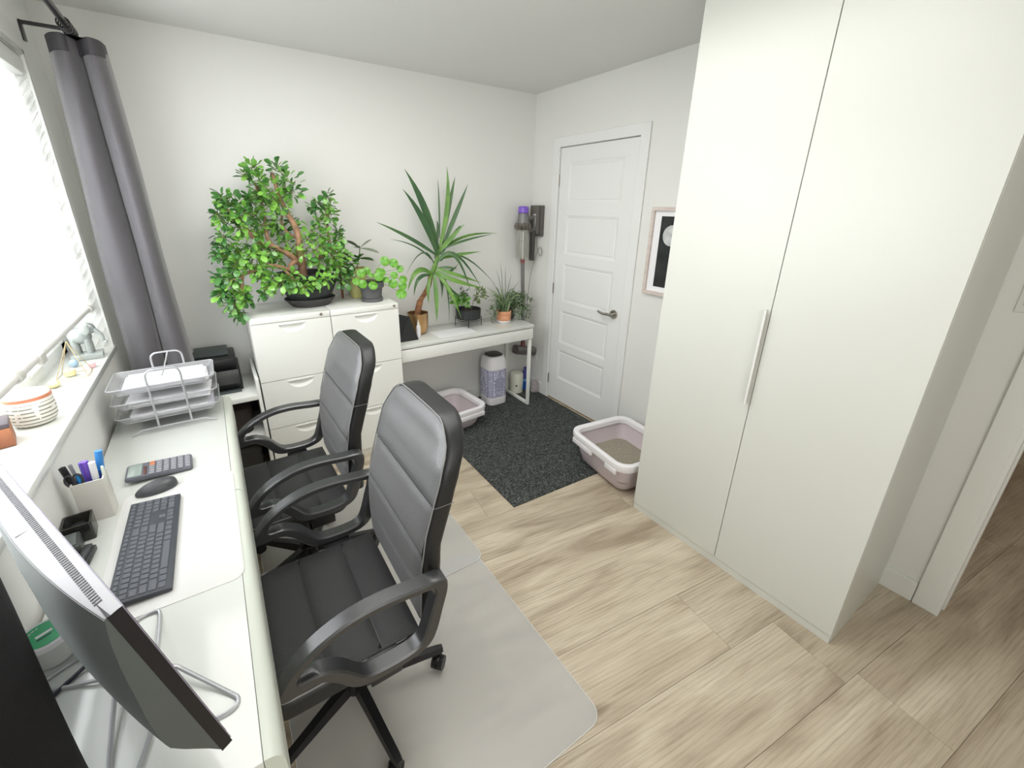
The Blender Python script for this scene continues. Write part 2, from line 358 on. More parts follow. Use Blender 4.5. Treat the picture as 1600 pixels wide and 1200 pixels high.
# doorway casing beside the wardrobe (opening to the hallway)
m = MB(); m.bb(XD-.016, XD, -1.192, -1.118, 0, 2.16, .003); m.bb(XD-.016, XD+.125, -1.206, -1.19, 0, 2.1, .002); m.bb(XD-.016, XD, -2.1, -1.118, 2.1, 2.17, .003)
struct('trim_1', m, white_m)
m = MB(); m.bb(XD+.05, XD+.09, -1.214, -1.204, 0, 2.09, .002)
struct('trim_2', m, white_m)

# ------------------------------------------------------------------ window_1
wn = struct('window_1', MB().bb(XW-.21, XW-.205, WY0, WY1, WZ0, WZ1), glass_m)
wn2 = wn
def wpart(name, mb, m): o = sub(mb, name, m, wn2); return o
m = MB()
for y0, y1, z0, z1 in ((WY0, WY1, WZ0, WZ0+.06), (WY0, WY1, WZ1-.06, WZ1), (WY0, WY0+.06, WZ0, WZ1), (WY1-.06, WY1, WZ0, WZ1), (.40, .45, WZ0, WZ1)):
    m.bb(XW-.215, XW-.16, y0, y1, z0, z1, .004)
wpart('window_frame', m, white_m)
m = MB()
for y0, y1 in ((WY0+.06, .40), (.45, WY1-.06)):
    m.bb(XW-.205, XW-.175, y0, y0+.035, WZ0+.06, WZ1-.06, .003); m.bb(XW-.205, XW-.175, y1-.035, y1, WZ0+.06, WZ1-.06, .003)
    m.bb(XW-.205, XW-.175, y0, y1, WZ0+.06, WZ0+.095, .003); m.bb(XW-.205, XW-.175, y0, y1, WZ1-.095, WZ1-.06, .003)
wpart('sash', m, white_m)
wpart('window_sill', MB().bb(XW-.21, XW+.012, WY0-.02, WY1+.03, WZ0-.024, WZ0+.004, .004), gloss_m)
m = MB(); m.bb(XW-.2, XW+.008, WY1, WY1+.022, WZ0, WZ1+.02, .003); m.bb(XW-.2, XW+.008, WY0-.022, WY0, WZ0, WZ1+.02, .003); m.bb(XW-.2, XW+.008, WY0-.022, WY1+.022, WZ1, WZ1+.022, .003)
wpart('window_casing', m, gloss_m)
wpart('sash_handle', MB().box((XW-.165, 1.0, WZ0+.05), (.025, .14, .018), .006), mat('sash_handle', (206, 206, 200), .4))
# sheer day-and-night blind
XB = -2.338
bl = thing('roller_blind', (XB, (WY0+WY1)/2, WZ1), 'white sheer striped roller blind half lowered over the bright window', 'blind')
z_bot = 1.185
MB().bb(XB-.002, XB-.0005, WY0+.012, WY1-.012, z_bot, WZ1-.03).build('sheer_panel', sheer_m, bl)
k = 0; z = z_bot+.03
while z < WZ1-.09:
    MB().bb(XB+.0005, XB+.003, WY0+.013, WY1-.013, z, z+.05, 0).build('fabric_band', band_m, bl); z += .098
MB().bb(XB-.045, XB+.035, WY0+.005, WY1-.005, WZ1-.075, WZ1-.003, .012).build('blind_cassette', white_m, bl)
m = MB(); m.cyl((XB, WY0+.02, z_bot-.008), (XB, WY1-.035, z_bot-.008), .0125, 14)
MB.build(m, 'bottom_rail', mat('rail_grey', (212, 210, 206), .4), bl)
fit_m = mat('rail_fitting', (198, 197, 190), .45)
MB().cyl((XB, WY1-.055, z_bot-.008), (XB, WY1-.02, z_bot-.008), .02, 14).build('end_cap', fit_m, bl)
MB().box((XB+.004, .62, z_bot-.012), (.03, .05, .035), .006).build('rail_clip', fit_m, bl)
MB().cyl((XB, .40, z_bot-.008), (XB, .44, z_bot-.008), .019, 12).build('rail_joint', fit_m, bl)

# ------------------------------------------------------------------ door_1
dr = struct('door_1', MB().bb(XD+.012, XD+.05, DY0+.004, DY1-.004, .012, DZ-.004), door_m)
X0 = XD+.004          # face of the rails and stiles
pan = [(1.60+.10, 1.975), (1.30, 1.595), (.925, 1.215), (.55, .835), (.19, .485)]
zz = [.012, .225, .490, .555, .838, .915, 1.222, 1.300, 1.595, 1.690, 1.975, DZ-.004]
m = MB(); sy0, sy1 = .842, 1.378
m.bb(X0, XD+.014, DY0+.004, sy0, .012, DZ-.004, .0015); m.bb(X0, XD+.014, sy1, DY1-.004, .012, DZ-.004, .0015)
for i in range(0, 12, 2): m.bb(X0+.0003, XD+.014, sy0-.002, sy1+.002, zz[i], zz[i+1], .0015)
sub(m, 'stile_and_rail', door_m, dr, smooth=False)
for i in range(1, 11, 2):
    z0, z1 = zz[i], zz[i+1]; b = .022
    m = MB(); o = [(sy0, z0), (sy1, z0), (sy1, z1), (sy0, z1)]; n = [(sy0+b, z0+b), (sy1-b, z0+b), (sy1-b, z1-b), (sy0+b, z1-b)]
    n2 = [(sy0+b+.004, z0+b+.004), (sy1-b-.004, z0+b+.004), (sy1-b-.004, z1-b-.004), (sy0+b+.004, z1-b-.004)]
    m.loft([[(X0+.0015, *p) for p in o], [(X0+.0075, *p) for p in n], [(X0+.0045, *p) for p in n2]], cap=(False, True))
    sub(m, 'door_panel', door_m, dr, smooth=False)
for z in (1.85, 1.01, .19):
    m = MB(); m.cyl((XD-.004, DY1+.002, z-.045), (XD-.004, DY1+.002, z+.045), .006, 10); m.bb(XD-.002, XD+.003, DY1-.004, DY1+.012, z-.045, z+.045)
    sub(m, 'hinge', chrome_m, dr)
m = MB(); hy, hz = .795, .925
m.cyl((XD+.004, hy, hz), (XD-.006, hy, hz), .032, 24); m.cyl((XD-.006, hy, hz), (XD-.045, hy, hz), .011, 14)
m.tube(arc([(XD-.045, hy-.008, hz), (XD-.05, hy+.02, hz+.002), (XD-.05, hy+.07, hz-.002), (XD-.047, hy+.115, hz+.008)]), [.011]*6+[.0095]*6+[.008], 12)
sub(m, 'door_handle', chrome_m, dr)
m = MB(); cw = .07
m.bb(XD-.016, XD, DY1, DY1+cw, 0, DZ+cw, .004); m.bb(XD-.016, XD, DY0-cw, DY0, 0, DZ+cw, .004); m.bb(XD-.0155, XD, DY0-.001, DY1+.001, DZ, DZ+cw-.0005, .004)
struct('trim_3', m, door_m)
sub(MB().bb(XD+.005, XD+.05, DY0, DY1, .0002, .010), 'threshold', mat('oak_threshold', (150, 130, 104), .5), dr)
# switch plate
m = MB(); m.bb(XD-.007, XD-.0002, -1.117, -1.052, 1.325, 1.44, .003)
sw = m.build('light_switch', white_m); tag(sw, 'white light switch plate on the wall right of the wardrobe', 'switch')
sub(MB().bb(XD-.011, XD-.006, -1.102, -1.068, 1.35, 1.415, .002), 'rocker', gloss_m, sw)
# socket low on door wall
so = MB().bb(XD-.007, XD-.0002, 1.66, 1.735, .30, .415, .003).build('wall_socket', white_m); tag(so, 'white wall socket low on the wall between desk and door', 'socket')
sub(MB().bb(XD-.0085, XD-.006, 1.68, 1.715, .32, .395, .002), 'socket_face', gloss_m, so)

# ------------------------------------------------------------------ wardrobe
WH = 2.462
wd = thing('wardrobe', (.29, -.5, 0), 'tall white two-door wardrobe with one long bar handle', 'wardrobe')
m = MB(); m.bb(.02, XD-.002, -1.0, -.982, 0, WH, .001); m.bb(.02, XD-.002, -.018, 0, 0, WH, .001); m.bb(.02, XD-.002, -.982, -.018, WH-.018, WH, .001); m.bb(.02, XD-.002, -.982, -.018, .055, .073); m.bb(XD-.012, XD-.003, -.982, -.018, .055, WH-.018)
m.build('carcass', ward_m, wd, smooth=False)
MB().bb(.004, .02, -.998, -.002, 0, .045, .001).build('plinth', ward_m, wd, smooth=False)
for y0, y1 in ((-.4985, -.0005), (-.9995, -.5015)):
    MB().bb(0, .019, y0, y1, .042, WH, .0015).build('wardrobe_door', ward_m, wd, smooth=False)
m = MB(); hx = [(-.001, -.484), (-.022, -.484), (-.028, -.488), (-.028, -.4955), (-.0245, -.4955), (-.0245, -.4885), (-.022, -.487), (-.001, -.487)]
m.loft([[(x, y, .88) for x, y in hx], [(x, y, 1.285) for x, y in hx]])
m.build('bar_handle', mat('handle_aluminium', (222, 222, 218), .35), wd, smooth=False, label='long pale metal edge handle')

# ------------------------------------------------------------------ picture behind the wardrobe
pf = thing('framed_picture', (XD, .35, 1.13), 'pale wood framed black moon print on the wall, half hidden by the wardrobe', 'picture')
py0, py1, pz0, pz1 = .12, .553, 1.128, 1.665
m = MB(); fw = .022
for a in ((py0, py1, pz1-fw, pz1), (py0, py1, pz0, pz0+fw), (py0, py0+fw, pz0+fw, pz1-fw), (py1-fw, py1, pz0+fw, pz1-fw)): m.bb(XD-.028, XD-.001, *a, .002)
m.build('frame', framew_m, pf, smooth=False)
MB().bb(XD-.012, XD-.0015, py0+fw, py1-fw, pz0+fw, pz1-fw).build('white_mount', paper_m, pf, smooth=False)
pr = MB().bb(XD-.0135, XD-.0122, .20, .482, 1.182, 1.612).build('print', mat('black_print', (26, 27, 28), .35, vary=(14, (48, 50, 52))), pf, smooth=False)
sub(MB().cyl((XD-.0136, .395, 1.50), (XD-.0146, .395, 1.50), .062, 32), 'moon', mat('moon_print', (212, 214, 212), .6, vary=(24, (180, 184, 184))), pr)

# ------------------------------------------------------------------ filing cabinets
def wire_frame_desk(): pass
def file_cabinet(x0, x1, lockx, label):
    y0, y1, zt = 1.386, 1.80, 1.052
    t = thing('filing_cabinet', ((x0+x1)/2, (y0+y1)/2, 0), label, 'cabinet', 'white three-drawer filing cabinets')
    g = .0015; m = MB(); m.bb(x0+g, x1-g, y0+.012, y1, .0, zt, .003); m.build('cabinet_body', steelw_m, t)
    MB().bb(x0+g, x1-g, y0, y0+.02, 1.016, zt, .003).build('top_rail', steelw_m, t)
    for z0, z1 in ((.668, 1.013), (.362, .664), (.05, .358)):
        # front with a scooped half-moon pull near the top
        cx = (x0+x1)/2; zc = z1-.012; hw, hd = .073, .052; N = 16
        a = [cx+hw*math.cos(PI+PI*i/N) for i in range(N+1)]; c = [zc+hd*math.sin(PI+PI*i/N)*(1 if 1 else 0) for i in range(N+1)]
        vs = []; fs = []
        X0_, X1_ = x0+g+.001, x1-g-.001
        vs += [(X0_, y0, z0), (X1_, y0, z0), (X1_, y0, z1), (X0_, y0, z1)]
        vs += [(X0_, y0, zc), (X1_, y0, zc)]
        arc0 = len(vs); vs += [(a[i], y0, c[i]) for i in range(N+1)]
        fs.append((3, 4, arc0, arc0+N, 5, 2))
        half = N//2
        fs.append(tuple([4, 0]+[arc0+half-i for i in range(half+1)]))
        fs.append(tuple([0, 1]+[arc0+half]))
        fs.append(tuple([1, 5]+[arc0+N-i for i in range(half+1)]))
        inn = len(vs); vs += [(cx+(a[i]-cx)*.86, y0+.011+.011*(1-abs(i/N*2-1)**2)*0, zc-.004+(c[i]-zc)*.55) for i in range(N+1)]
        for i in range(N): fs.append((arc0+i, inn+i, inn+i+1, arc0+i+1))
        fs.append(tuple(inn+i for i in range(N+1)))
        fs.append((arc0+N, inn+N, inn, arc0))
        # edge thickness
        bk = len(vs); vs += [(X0_, y0+.014, z0), (X1_, y0+.014, z0), (X1_, y0+.014, z1), (X0_, y0+.014, z1)]
        fs += [(0, bk, bk+1, 1), (2, bk+2, bk+3, 3), (4, 3, bk+3, bk, 0), (1, bk+1, bk+2, 2, 5)]
        mm = MB().add(vs, fs); d = mm.build('drawer', steelw_m, t, ang=25)
        sub(MB().bb(cx-hw*.95, cx+hw*.95, y0-.003, y0+.004, zc-.004, zc+.004, .0015), 'pull_lip', steelw_m, d)
    MB().cyl((lockx, y0+.002, 1.035), (lockx, y0-.004, 1.035), .0085, 16).build('lock', chrome_m, t)
    return t
file_cabinet(-1.703, -1.272, -1.325, 'left white three-drawer filing cabinet, under the big jade plant')
file_cabinet(-1.272, -.842, -.872, 'right white three-drawer filing cabinet, under the grey pot with round leaves')
# ------------------------------------------------------------------ window desk
dk = thing('desk', (-2.06, .22, 0), 'long white gloss desk standing below the window', 'desk')
dx0, dx1, dy0, dy1 = -2.285, -1.856, -.681, 1.121
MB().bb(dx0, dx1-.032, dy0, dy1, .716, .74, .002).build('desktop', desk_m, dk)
for y0, y1 in ((dy0+.002, .2165), (.2195, dy1-.002)):
    m = MB(); m.bb(dx1-.4, dx1-.032, y0+.01, y1-.01, .63, .714); m.build('drawer_box', white_m, dk)
    pr_ = [(dx1-.031, .612), (dx1-.031, .7385), (dx1-.022, .7385), (dx1-.012, .735), (dx1-.004, .727), (dx1, .715), (dx1+.001, .69), (dx1+.001, .612)]
    MB().loft([[(x, y0, z) for x, z in pr_], [(x, y1, z) for x, z in pr_]]).build('drawer_front', mat('drawer_front_shaded', (198, 203, 192), .35), dk, ang=40)  # face turned from the window: its shade is put into the colour
m = MB(); m.bb(dx0+.002, dx1-.03, dy0+.001, dy0+.012, .62, .715); m.build('end_panel', mat('desk_end_grey', (150, 150, 146), .5), dk, label='grey end panel')
for y in (dy0+.03, dy1-.03):
    for x in (dx0+.02, dx1-.03): MB().bb(x-.015, x+.015, y-.015, y+.015, .0, .615, .002).build('leg', steelw_m, dk)
    MB().bb(dx0+.035, dx1-.045, y-.015, y+.015, .0, .03, .002).build('foot_rail', steelw_m, dk)

# ------------------------------------------------------------------ corner shelf unit with the printer
su = thing('shelf_unit', (-2.0, 1.6, 0), 'low open white shelf unit in the corner under the printer', 'shelf')
sx0, sx1, syf = -2.28, -1.709, 1.384
MB().bb(sx1-.018, sx1, syf, 1.80, 0, .70, .001).build('side_panel', white_m, su)
MB().bb(sx0, sx0+.018, syf, 1.80, 0, .70, .001).build('side_panel', white_m, su)
MB().bb(sx0+.018, sx1-.018, syf+.001, 1.80, .572, .60, .001).build('top_shelf', white_m, su)
MB().bb(sx0+.018, sx1-.018, syf+.02, 1.79, .31, .335, .001).build('lower_shelf', white_m, su)
MB().bb(sx0+.018, sx1-.018, 1.79, 1.80, .0, .57).build('back_panel', mat('back_panel_shade', (36, 30, 28), .8), su, label='back panel coloured dark for the shadow inside the unit')  # shadow inside the unit, painted as a dark panel
m = MB(); m.loft([rrect(-1.93, 1.60, w_, d_, r_, z_) for w_, d_, r_, z_ in ((.30, .28, .06, .336), (.33, .32, .07, .40), (.32, .30, .07, .50), (.24, .2, .06, .53))])
o = m.build('duffel_bag', mat('dark_brown_bag', (44, 36, 34), .7, bump=(40, .4))); tag(o, 'dark brown bag stuffed in the open shelf unit beside the filing cabinet', 'bag')
m = MB(); m.loft([rrect(-1.93, 1.60, w_, d_, r_, z_) for w_, d_, r_, z_ in ((.34, .30, .03, .0), (.34, .30, .03, .22), (.30, .26, .03, .24))])
o = m.build('storage_box', mat('dark_box', (48, 46, 42), .7)); tag(o, 'dark box on the floor inside the corner shelf unit', 'box')

pn = thing('printer', (-1.95, 1.64, .6), 'black multifunction printer on the white corner shelf', 'printer')
pbk = mat('printer_black', (17, 19, 20), .4); pgr = mat('printer_grey', (70, 78, 78), .4)
MB().bb(-2.19, -1.787, 1.53, 1.80, .601, .725, .008).build('printer_body', pbk, pn)
MB().bb(-2.18, -1.797, 1.55, 1.798, .726, .795, .008).build('scanner_lid', pbk, pn)
m = MB(); m.box((-1.895, 1.512, .692), (.20, .03, .085), .003, R=Euler((math.radians(-24), 0, 0)).to_matrix()); pc = m.build('control_panel', pbk, pn)
for k in range(4): sub(MB().box((-1.87+.02*k, 1.494, .668+.0*k), (.012, .004, .03), .002, R=Euler((math.radians(-24), 0, 0)).to_matrix()), 'panel_button', pgr, pc)
MB().box((-1.915, 1.69, .813), (.17, .12, .012), .004, R=Euler((math.radians(12), 0, 0)).to_matrix()).build('paper_feed_flap', pgr, pn, label='grey raised flap')
m = MB()
for k in range(5): m.bb(-2.03, -2.0, 1.59+.035*k, 1.60+.035*k, .795, .799, .001)
m.build('vent_slots', pgr, pn)
MB().bb(-1.98, -1.80, 1.49, 1.53, .602, .615, .004).build('output_tray', pgr, pn)

# ------------------------------------------------------------------ console table by the door wall
ct = thing('console_table', (-.26, 1.61, 0), 'narrow white desk against the far wall carrying the potted plants', 'desk')
cx0, cx1, cy0, cy1 = -.836, .318, 1.416, 1.802
MB().bb(cx0, cx1, cy0-.004, cy1, .714, .74, .004).build('tabletop', gloss_m, ct)
MB().bb(cx0+.004, cx1-.004, cy0, cy0+.018, .618, .708, .003).build('drawer_front', white_m, ct)
MB().bb(cx0+.01, cx1-.012, cy0+.018, cy1-.01, .62, .712).build('drawer_box', white_m, ct)
for x in (cx0+.03, cx1-.022):
    yf = cy0+.022 if x > 0 else cy0+.26
    for y in (yf, cy1-.022): MB().bb(x-.0125, x+.0125, y-.0125, y+.0125, .0072, .618, .002).build('leg', steelw_m, ct)
    MB().bb(x-.0125, x+.0125, yf+.013, cy1-.035, .0072, .03, .002).build('foot_rail', steelw_m, ct)
m = MB(); m.bb(-.52, -.20, 1.46, 1.64, .7402, .7412); o = m.build('paper_sheet', paper_m, smooth=False); tag(o, 'sheet of white paper lying on the narrow desk in front of the black bowl', 'paper')

# ------------------------------------------------------------------ floor mats
o = MB().prism([(-.594, .373), (.40, .345), (XD-.02, .345), (XD-.02, 1.795), (-.79, 1.795), (-.79, 1.40), (-.585, 1.40)], 'z', .0002, .007).build('utility_mat', rug_material(), smooth=False)
tag(o, 'large black fibre floor mat in front of the white door', 'mat')
def chair_mat(name, x0, x1, y0, y1, r, z, label):
    m = MB(); cx, cy, wx, wy = (x0+x1)/2, (y0+y1)/2, x1-x0, y1-y0
    m.loft([rrect(cx, cy, wx, wy, r, z), rrect(cx, cy, wx, wy, r, z+.002)])
    o = m.build(name, matp_m, smooth=False); tag(o, label, 'mat', 'clear chair mats')
    sub(MB().tube([V(p) for p in rrect(cx, cy, wx-.004, wy-.004, r, z+.002)], .0013, 5, closed=True), 'bevelled_edge', mat('mat_edge', (226, 224, 220), .3), o)
chair_mat('chair_mat', -1.87, -.958, -.69, .215, .055, .0006, 'clear plastic chair mat under the nearest office chair')
chair_mat('chair_mat', -1.87, -.935, .14, 1.04, .05, .0036, 'clear plastic chair mat under the office chair nearer the cabinets')

# ------------------------------------------------------------------ office chairs (local frame: hub at origin, sitter faces -x)
def fx(z):                      # front face profile of the backrest
    P = [(.48, .160), (.60, .160), (.745, .168), (.885, .210), (.975, .236), (1.05, .268), (1.12, .290)]
    for (a, xa), (b, xb) in zip(P, P[1:]):
        if z <= b: t = (z-a)/(b-a); t = t*t*(3-2*t)*.35+t*.65; return xa+(xb-xa)*t
    return P[-1][1]
def hwid(z):
    w = .243-.018*max(0, (.62-z)/.14)
    if z > .955: t = min(1, (z-.955)/.145); w = .243-.125*(1-math.sqrt(max(0, 1-t*t)))
    return w
def back_section(z, x_off0, x_off1, inset=0, r=.016, n=4):
    w = hwid(z)-inset; f = fx(z); x0 = f+x_off0; x1 = f+x_off1
    return [(p[0], p[1], z) for p in rrect((x0+x1)/2, 0, x1-x0, 2*w, min(r, (x1-x0)/2-.001), z, n)]
def make_chair():
    t = thing('office_chair', (0, 0, 0), '', 'chair', 'black office chairs at the window desk', local=True)
    # backrest shell
    zs = [.485, .495, .52, .57, .63, .69, .75, .81, .87, .92, .955, .98, 1.005, 1.03, 1.05, 1.07, 1.082, 1.091, 1.097, 1.0995]
    rings = [back_section(z, .012, .074, 0, .02) for z in zs]
    rings = [back_section(.482, .02, .066, .01, .02)]+rings+[back_section(1.1005, .022, .066, .02, .018)]
    bk = MB().loft(rings).build('backrest', side_m, t, ang=50)
    # front panels, each slightly pillowed
    B = [(.50, .615), (.617, .742), (.745, .882)]
    def panel(z0, z1, m_, name, bulge=.009):
        def fn(u, v):
            z = z0+(z1-z0)*u; s = 2*v-1; w = hwid(min(z, 1.0998))-.007
            if z > 1.09: w = max(w-.02, .05)
            e = (1-abs(2*u-1)**8)*(1-abs(s)**14)
            return (fx(z)+.014-bulge*max(e, 0)-.002, s*w, z)
        g = MB().grid(fn, 14, 26)
        return sub(g, name, m_, bk, ang=80)
    for z0, z1 in B: panel(z0, z1, mesh_m, 'back_cushion')
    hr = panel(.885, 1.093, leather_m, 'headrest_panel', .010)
    # piping round the front
    pz = [.50, .6, .7, .8, .9, .955, .99, 1.02, 1.045, 1.065, 1.08, 1.09, 1.0965]
    path = [(fx(z)+.011, -hwid(z)+.004, z) for z in pz]+[(fx(1.098)+.012, y, 1.098) for y in (-.08, 0, .08)]+[(fx(z)+.011, hwid(z)-.004, z) for z in reversed(pz)]
    sub(MB().tube(path, .0022, 6), 'piping', stitch_m, bk)
    sub(MB().tube([(fx(.884)+.010, -hwid(.884)+.002, .884), (fx(.884)+.03, -hwid(.884)-.0006, .884), (fx(.884)+.072, -hwid(.884)-.0004, .884)], .0009, 5), 'side_seam', stitch_m, bk)
    # seat
    def seat_ring(z, ins): return [(x, y, z) for x, y, _ in rrect(-.045, 0, .42-2*ins, .49-2*ins, .06, z)]
    st = MB().loft([seat_ring(.405, .02), seat_ring(.415, .004), seat_ring(.45, 0), seat_ring(.470, .004), seat_ring(.478, .014)]).build('seat', side_m, t, ang=50)
    for x0, x1 in ((-.245, -.098), (-.096, .048), (.050, .160)):
        def fn(u, v, x0=x0, x1=x1):
            x = x0+(x1-x0)*u; s = 2*v-1; e = (1-abs(2*u-1)**4)*(1-abs(s)**8)
            wv = .238-(.05*max(0, (-x-.17)/.075)**2)
            return (x, s*wv, .478+.010*e-.012*max(0, (-x-.19)/.055)**2)
        sub(MB().grid(fn, 10, 18), 'seat_cushion', seat_m, st, ang=80)
    sub(MB().tube([V(p) for p in seat_ring(.474, .006)], .0022, 6, closed=True), 'piping', stitch_m, st)
    # loop armrests
    top = [(.215, .672), (.218, .700), (.19, .709), (.14, .712), (.06, .722), (-.01, .720), (-.07, .706), (-.13, .678), (-.175, .640), (-.205, .598), (-.222, .56)]
    out = arc([(x, 0, z) for x, z in top], 3)
    # closed loop: outer and inner paths
    outer = [(.222, .66), (.222, .695), (.205, .709), (.14, .714), (.06, .722), (-.01, .720), (-.07, .706), (-.13, .678), (-.18, .636), (-.212, .585), (-.198, .568), (-.13, .572), (-.09, .545), (-.05, .495), (-.01, .478), (.06, .474), (.12, .480), (.165, .500), (.188, .54), (.205, .60)]
    inner = [(.186, .66), (.184, .680), (.178, .688), (.14, .691), (.06, .699), (-.01, .697), (-.065, .684), (-.118, .660), (-.15, .634), (-.165, .612), (-.155, .602), (-.115, .600), (-.066, .572), (-.028, .525), (.0, .507), (.06, .502), (.112, .506), (.138, .520), (.152, .55), (.168, .60)]
    for s in (-1, 1):
        def ring(k):
            (xo, zo), (xi, zi) = outer[k], inner[k]; yc = s*.287; h = .024; b = .005
            dx, dz = xi-xo, zi-zo; L = math.hypot(dx, dz); ux, uz = dx/L*b, dz/L*b
            return [(xo, yc-h+b, zo), (xo, yc+h-b, zo), (xo+ux, yc+h, zo+uz), (xi-ux, yc+h, zi-uz), (xi, yc+h-b, zi), (xi, yc-h+b, zi), (xi-ux, yc-h, zi-uz), (xo+ux, yc-h, zo+uz)]
        # smooth the two outlines together
        def dens(P):
            n = len(P); o = []
            for i in range(n):
                a, b, c, d = (Vector(P[(i+j) % n]) for j in (-1, 0, 1, 2))
                for k in range(3):
                    q = k/3; o.append(tuple(.5*((2*b)+(c-a)*q+(2*a-5*b+4*c-d)*q*q+(3*b-a-3*c+d)*q**3)))
            return o
        o0, i0 = outer, inner
        O, I = dens(outer), dens(inner); outer, inner = O, I
        ar = MB().loft([ring(k) for k in range(len(O))], closed=True).build('armrest', arm_m, t, ang=40)
        outer, inner = o0, i0
        sub(MB().cyl((.20, s*.20, .66), (.20, s*.30, .66), .017, 12), 'arm_bolt', chrome_m if s < 0 else black_m, ar)
        sub(MB().bb(.0, .09, min(s*.20, s*.27), max(s*.20, s*.27), .40, .476, .004), 'arm_bracket', black_m, ar)
    # mechanism, column, base
    m = MB(); m.bb(-.14, .1, -.09, .09, .372, .405, .008); m.bb(-.20, -.13, -.05, .05, .365, .40, .01); m.build('tilt_mechanism', black_m, t)
    MB().tube([(0, -.08, .38), (0, -.2, .375), (.0, -.235, .372)], .006, 8).build('height_lever', black_m, t)
    m = MB(); m.lathe([(.026, .11), (.026, .25), (.021, .252), (.021, .33), (.017, .331), (.017, .375)], n=20); m.build('gas_column', black_m, t)
    MB().lathe([(.03, .066), (.044, .072), (.046, .10), (.038, .125), (.03, .13)], n=24).build('base_hub', black_m, t)
    for k in range(5):
        a = math.radians(-10+72*k); ca_, sa_ = math.cos(a), math.sin(a)
        m = MB(); R = .30; rings = []
        for r, z0, z1, hw_ in ((.03, .078, .118, .021), (.12, .078, .112, .019), (.22, .076, .100, .017), (R-.01, .074, .094, .0155), (R+.012, .074, .092, .012)):
            rings.append([(r*ca_-y*sa_, r*sa_+y*ca_, z) for y, z in ((-hw_, z0), (hw_, z0), (hw_*.7, z1), (-hw_*.7, z1))])
        lg = m.loft(rings).build('base_leg', black_m, t, ang=30)
        cxp, cyp = R*ca_, R*sa_; b = a+.9
        c = MB(); c.cyl((cxp, cyp, .045), (cxp, cyp, .078), .008, 8)
        dx, dy = math.cos(b), math.sin(b); ox, oy = cxp-dx*.012, cyp-dy*.012
        for q in (-1, 1):
            c.cyl((ox-dy*.003*q, oy+dx*.003*q, .0295), (ox-dy*.021*q, oy+dx*.021*q, .0295), .0255, 18)
        c.box((ox, oy, .046), (.038, .02, .026), .006, rz=b)
        sub(c, 'caster', black_m, lg)
    return t
ch = make_chair(); ch.location = (-1.65, -.165, .0032); ch['label'] = 'nearest black office chair, pulled up in front of the keyboard'
c2 = clone(ch); c2.location = (-1.664, .565, .0062); c2.rotation_euler = (0, 0, math.radians(1)); c2['label'] = 'black office chair farther back, in front of the filing cabinets'

# ------------------------------------------------------------------ litter boxes
def litter_box(cx, cy, w_, d_, h_, rz, label, fill, clips):
    t = thing('litter_box', (cx, cy, 0), label, 'litter box', 'open litter boxes')
    z0 = .0075
    def rr(sw, z, r=.07): return rrect(cx, cy, w_-sw, d_-sw, r, z, 7, rz)
    m = MB().loft([rr(.20, z0, .05), rr(.165, z0+.006, .06), rr(.12, z0+.035, .075), rr(.075, h_*.55), rr(.055, h_-.04), rr(.066, h_-.04), rr(.09, h_*.55), rr(.16, z0+.03, .06), rr(.2, z0+.012, .05)])
    m.build('tray', mauve_m, t)
    rm = MB().loft([rr(.042, h_-.062, .078), rr(.012, h_-.050, .09), rr(0, h_-.022, .095), rr(.006, h_-.006, .092), rr(.025, h_, .088), rr(.055, h_-.001, .075), rr(.082, h_-.012, .065), rr(.088, h_-.04, .06)], cap=(False, False))
    r_ = rm.build('rim', rim_m, t)
    for lx, ly, ln in clips:
        c, s = math.cos(rz), math.sin(rz)
        dims = (.016, ln, .036) if abs(lx)/w_ > abs(ly)/d_ else (ln, .016, .036)
        sub(MB().box((cx+lx*c-ly*s, cy+lx*s+ly*c, h_-.062), dims, .005, rz=rz), 'clip', rim_m, r_)
    g = MB().loft([rr(.17, z0+.02, .05), rr(.10+.1*(fill < .05), z0+fill, .055)]); g.build('cat_litter', litter_m, t, kind='stuff')
    return t
litter_box(-.515, 1.475, .60, .46, .20, math.radians(5), 'open litter box under the narrow desk left of the bin', .035, [(.10, -.222, .30), (.293, -.02, .07)])
litter_box(.225, .30, .50, .56, .245, math.radians(-7), 'open litter box between the white door and the wardrobe', .085, [(-.240, .12, .20), (-.240, -.16, .10)])

# ------------------------------------------------------------------ bin
bn = thing('pedal_bin', (.075, 1.655, 0), 'small white bin with a blue patterned sleeve and grey lid', 'bin')
bx, by = .075, 1.655
def br(wd_, z, r=.05, ox=0): return rrect(bx+ox, by, wd_, wd_, r, z, 7)
MB().loft([br(.172, .0072), br(.186, .012), br(.196, .04, .06), br(.198, .075, .06), br(.19, .078, .06)]).build('bin_base', rim_m, bn)
MB().loft([br(.186, .078, .058), br(.195, .082, .06), br(.197, .20, .06), br(.194, .33, .06), br(.186, .334, .058)]).build('printed_sleeve', sleeve_material(), bn, label='white lattice pattern on lavender blue')
tp = MB().loft([br(.188, .334, .058), br(.196, .337, .06), br(.194, .38, .06), br(.184, .42, .06), br(.162, .447, .055), br(.14, .452, .05)]).build('bin_top', rim_m, bn)
sub(MB().loft([br(.142, .4515, .05), br(.142, .456, .05), br(.13, .460, .045)]), 'lid', mat('bin_lid_grey', (72, 71, 70), .4), tp)
sub(MB().bb(bx-.02, bx+.012, by-.1, by-.094, .335, .352, .002), 'latch', rim_m, tp)

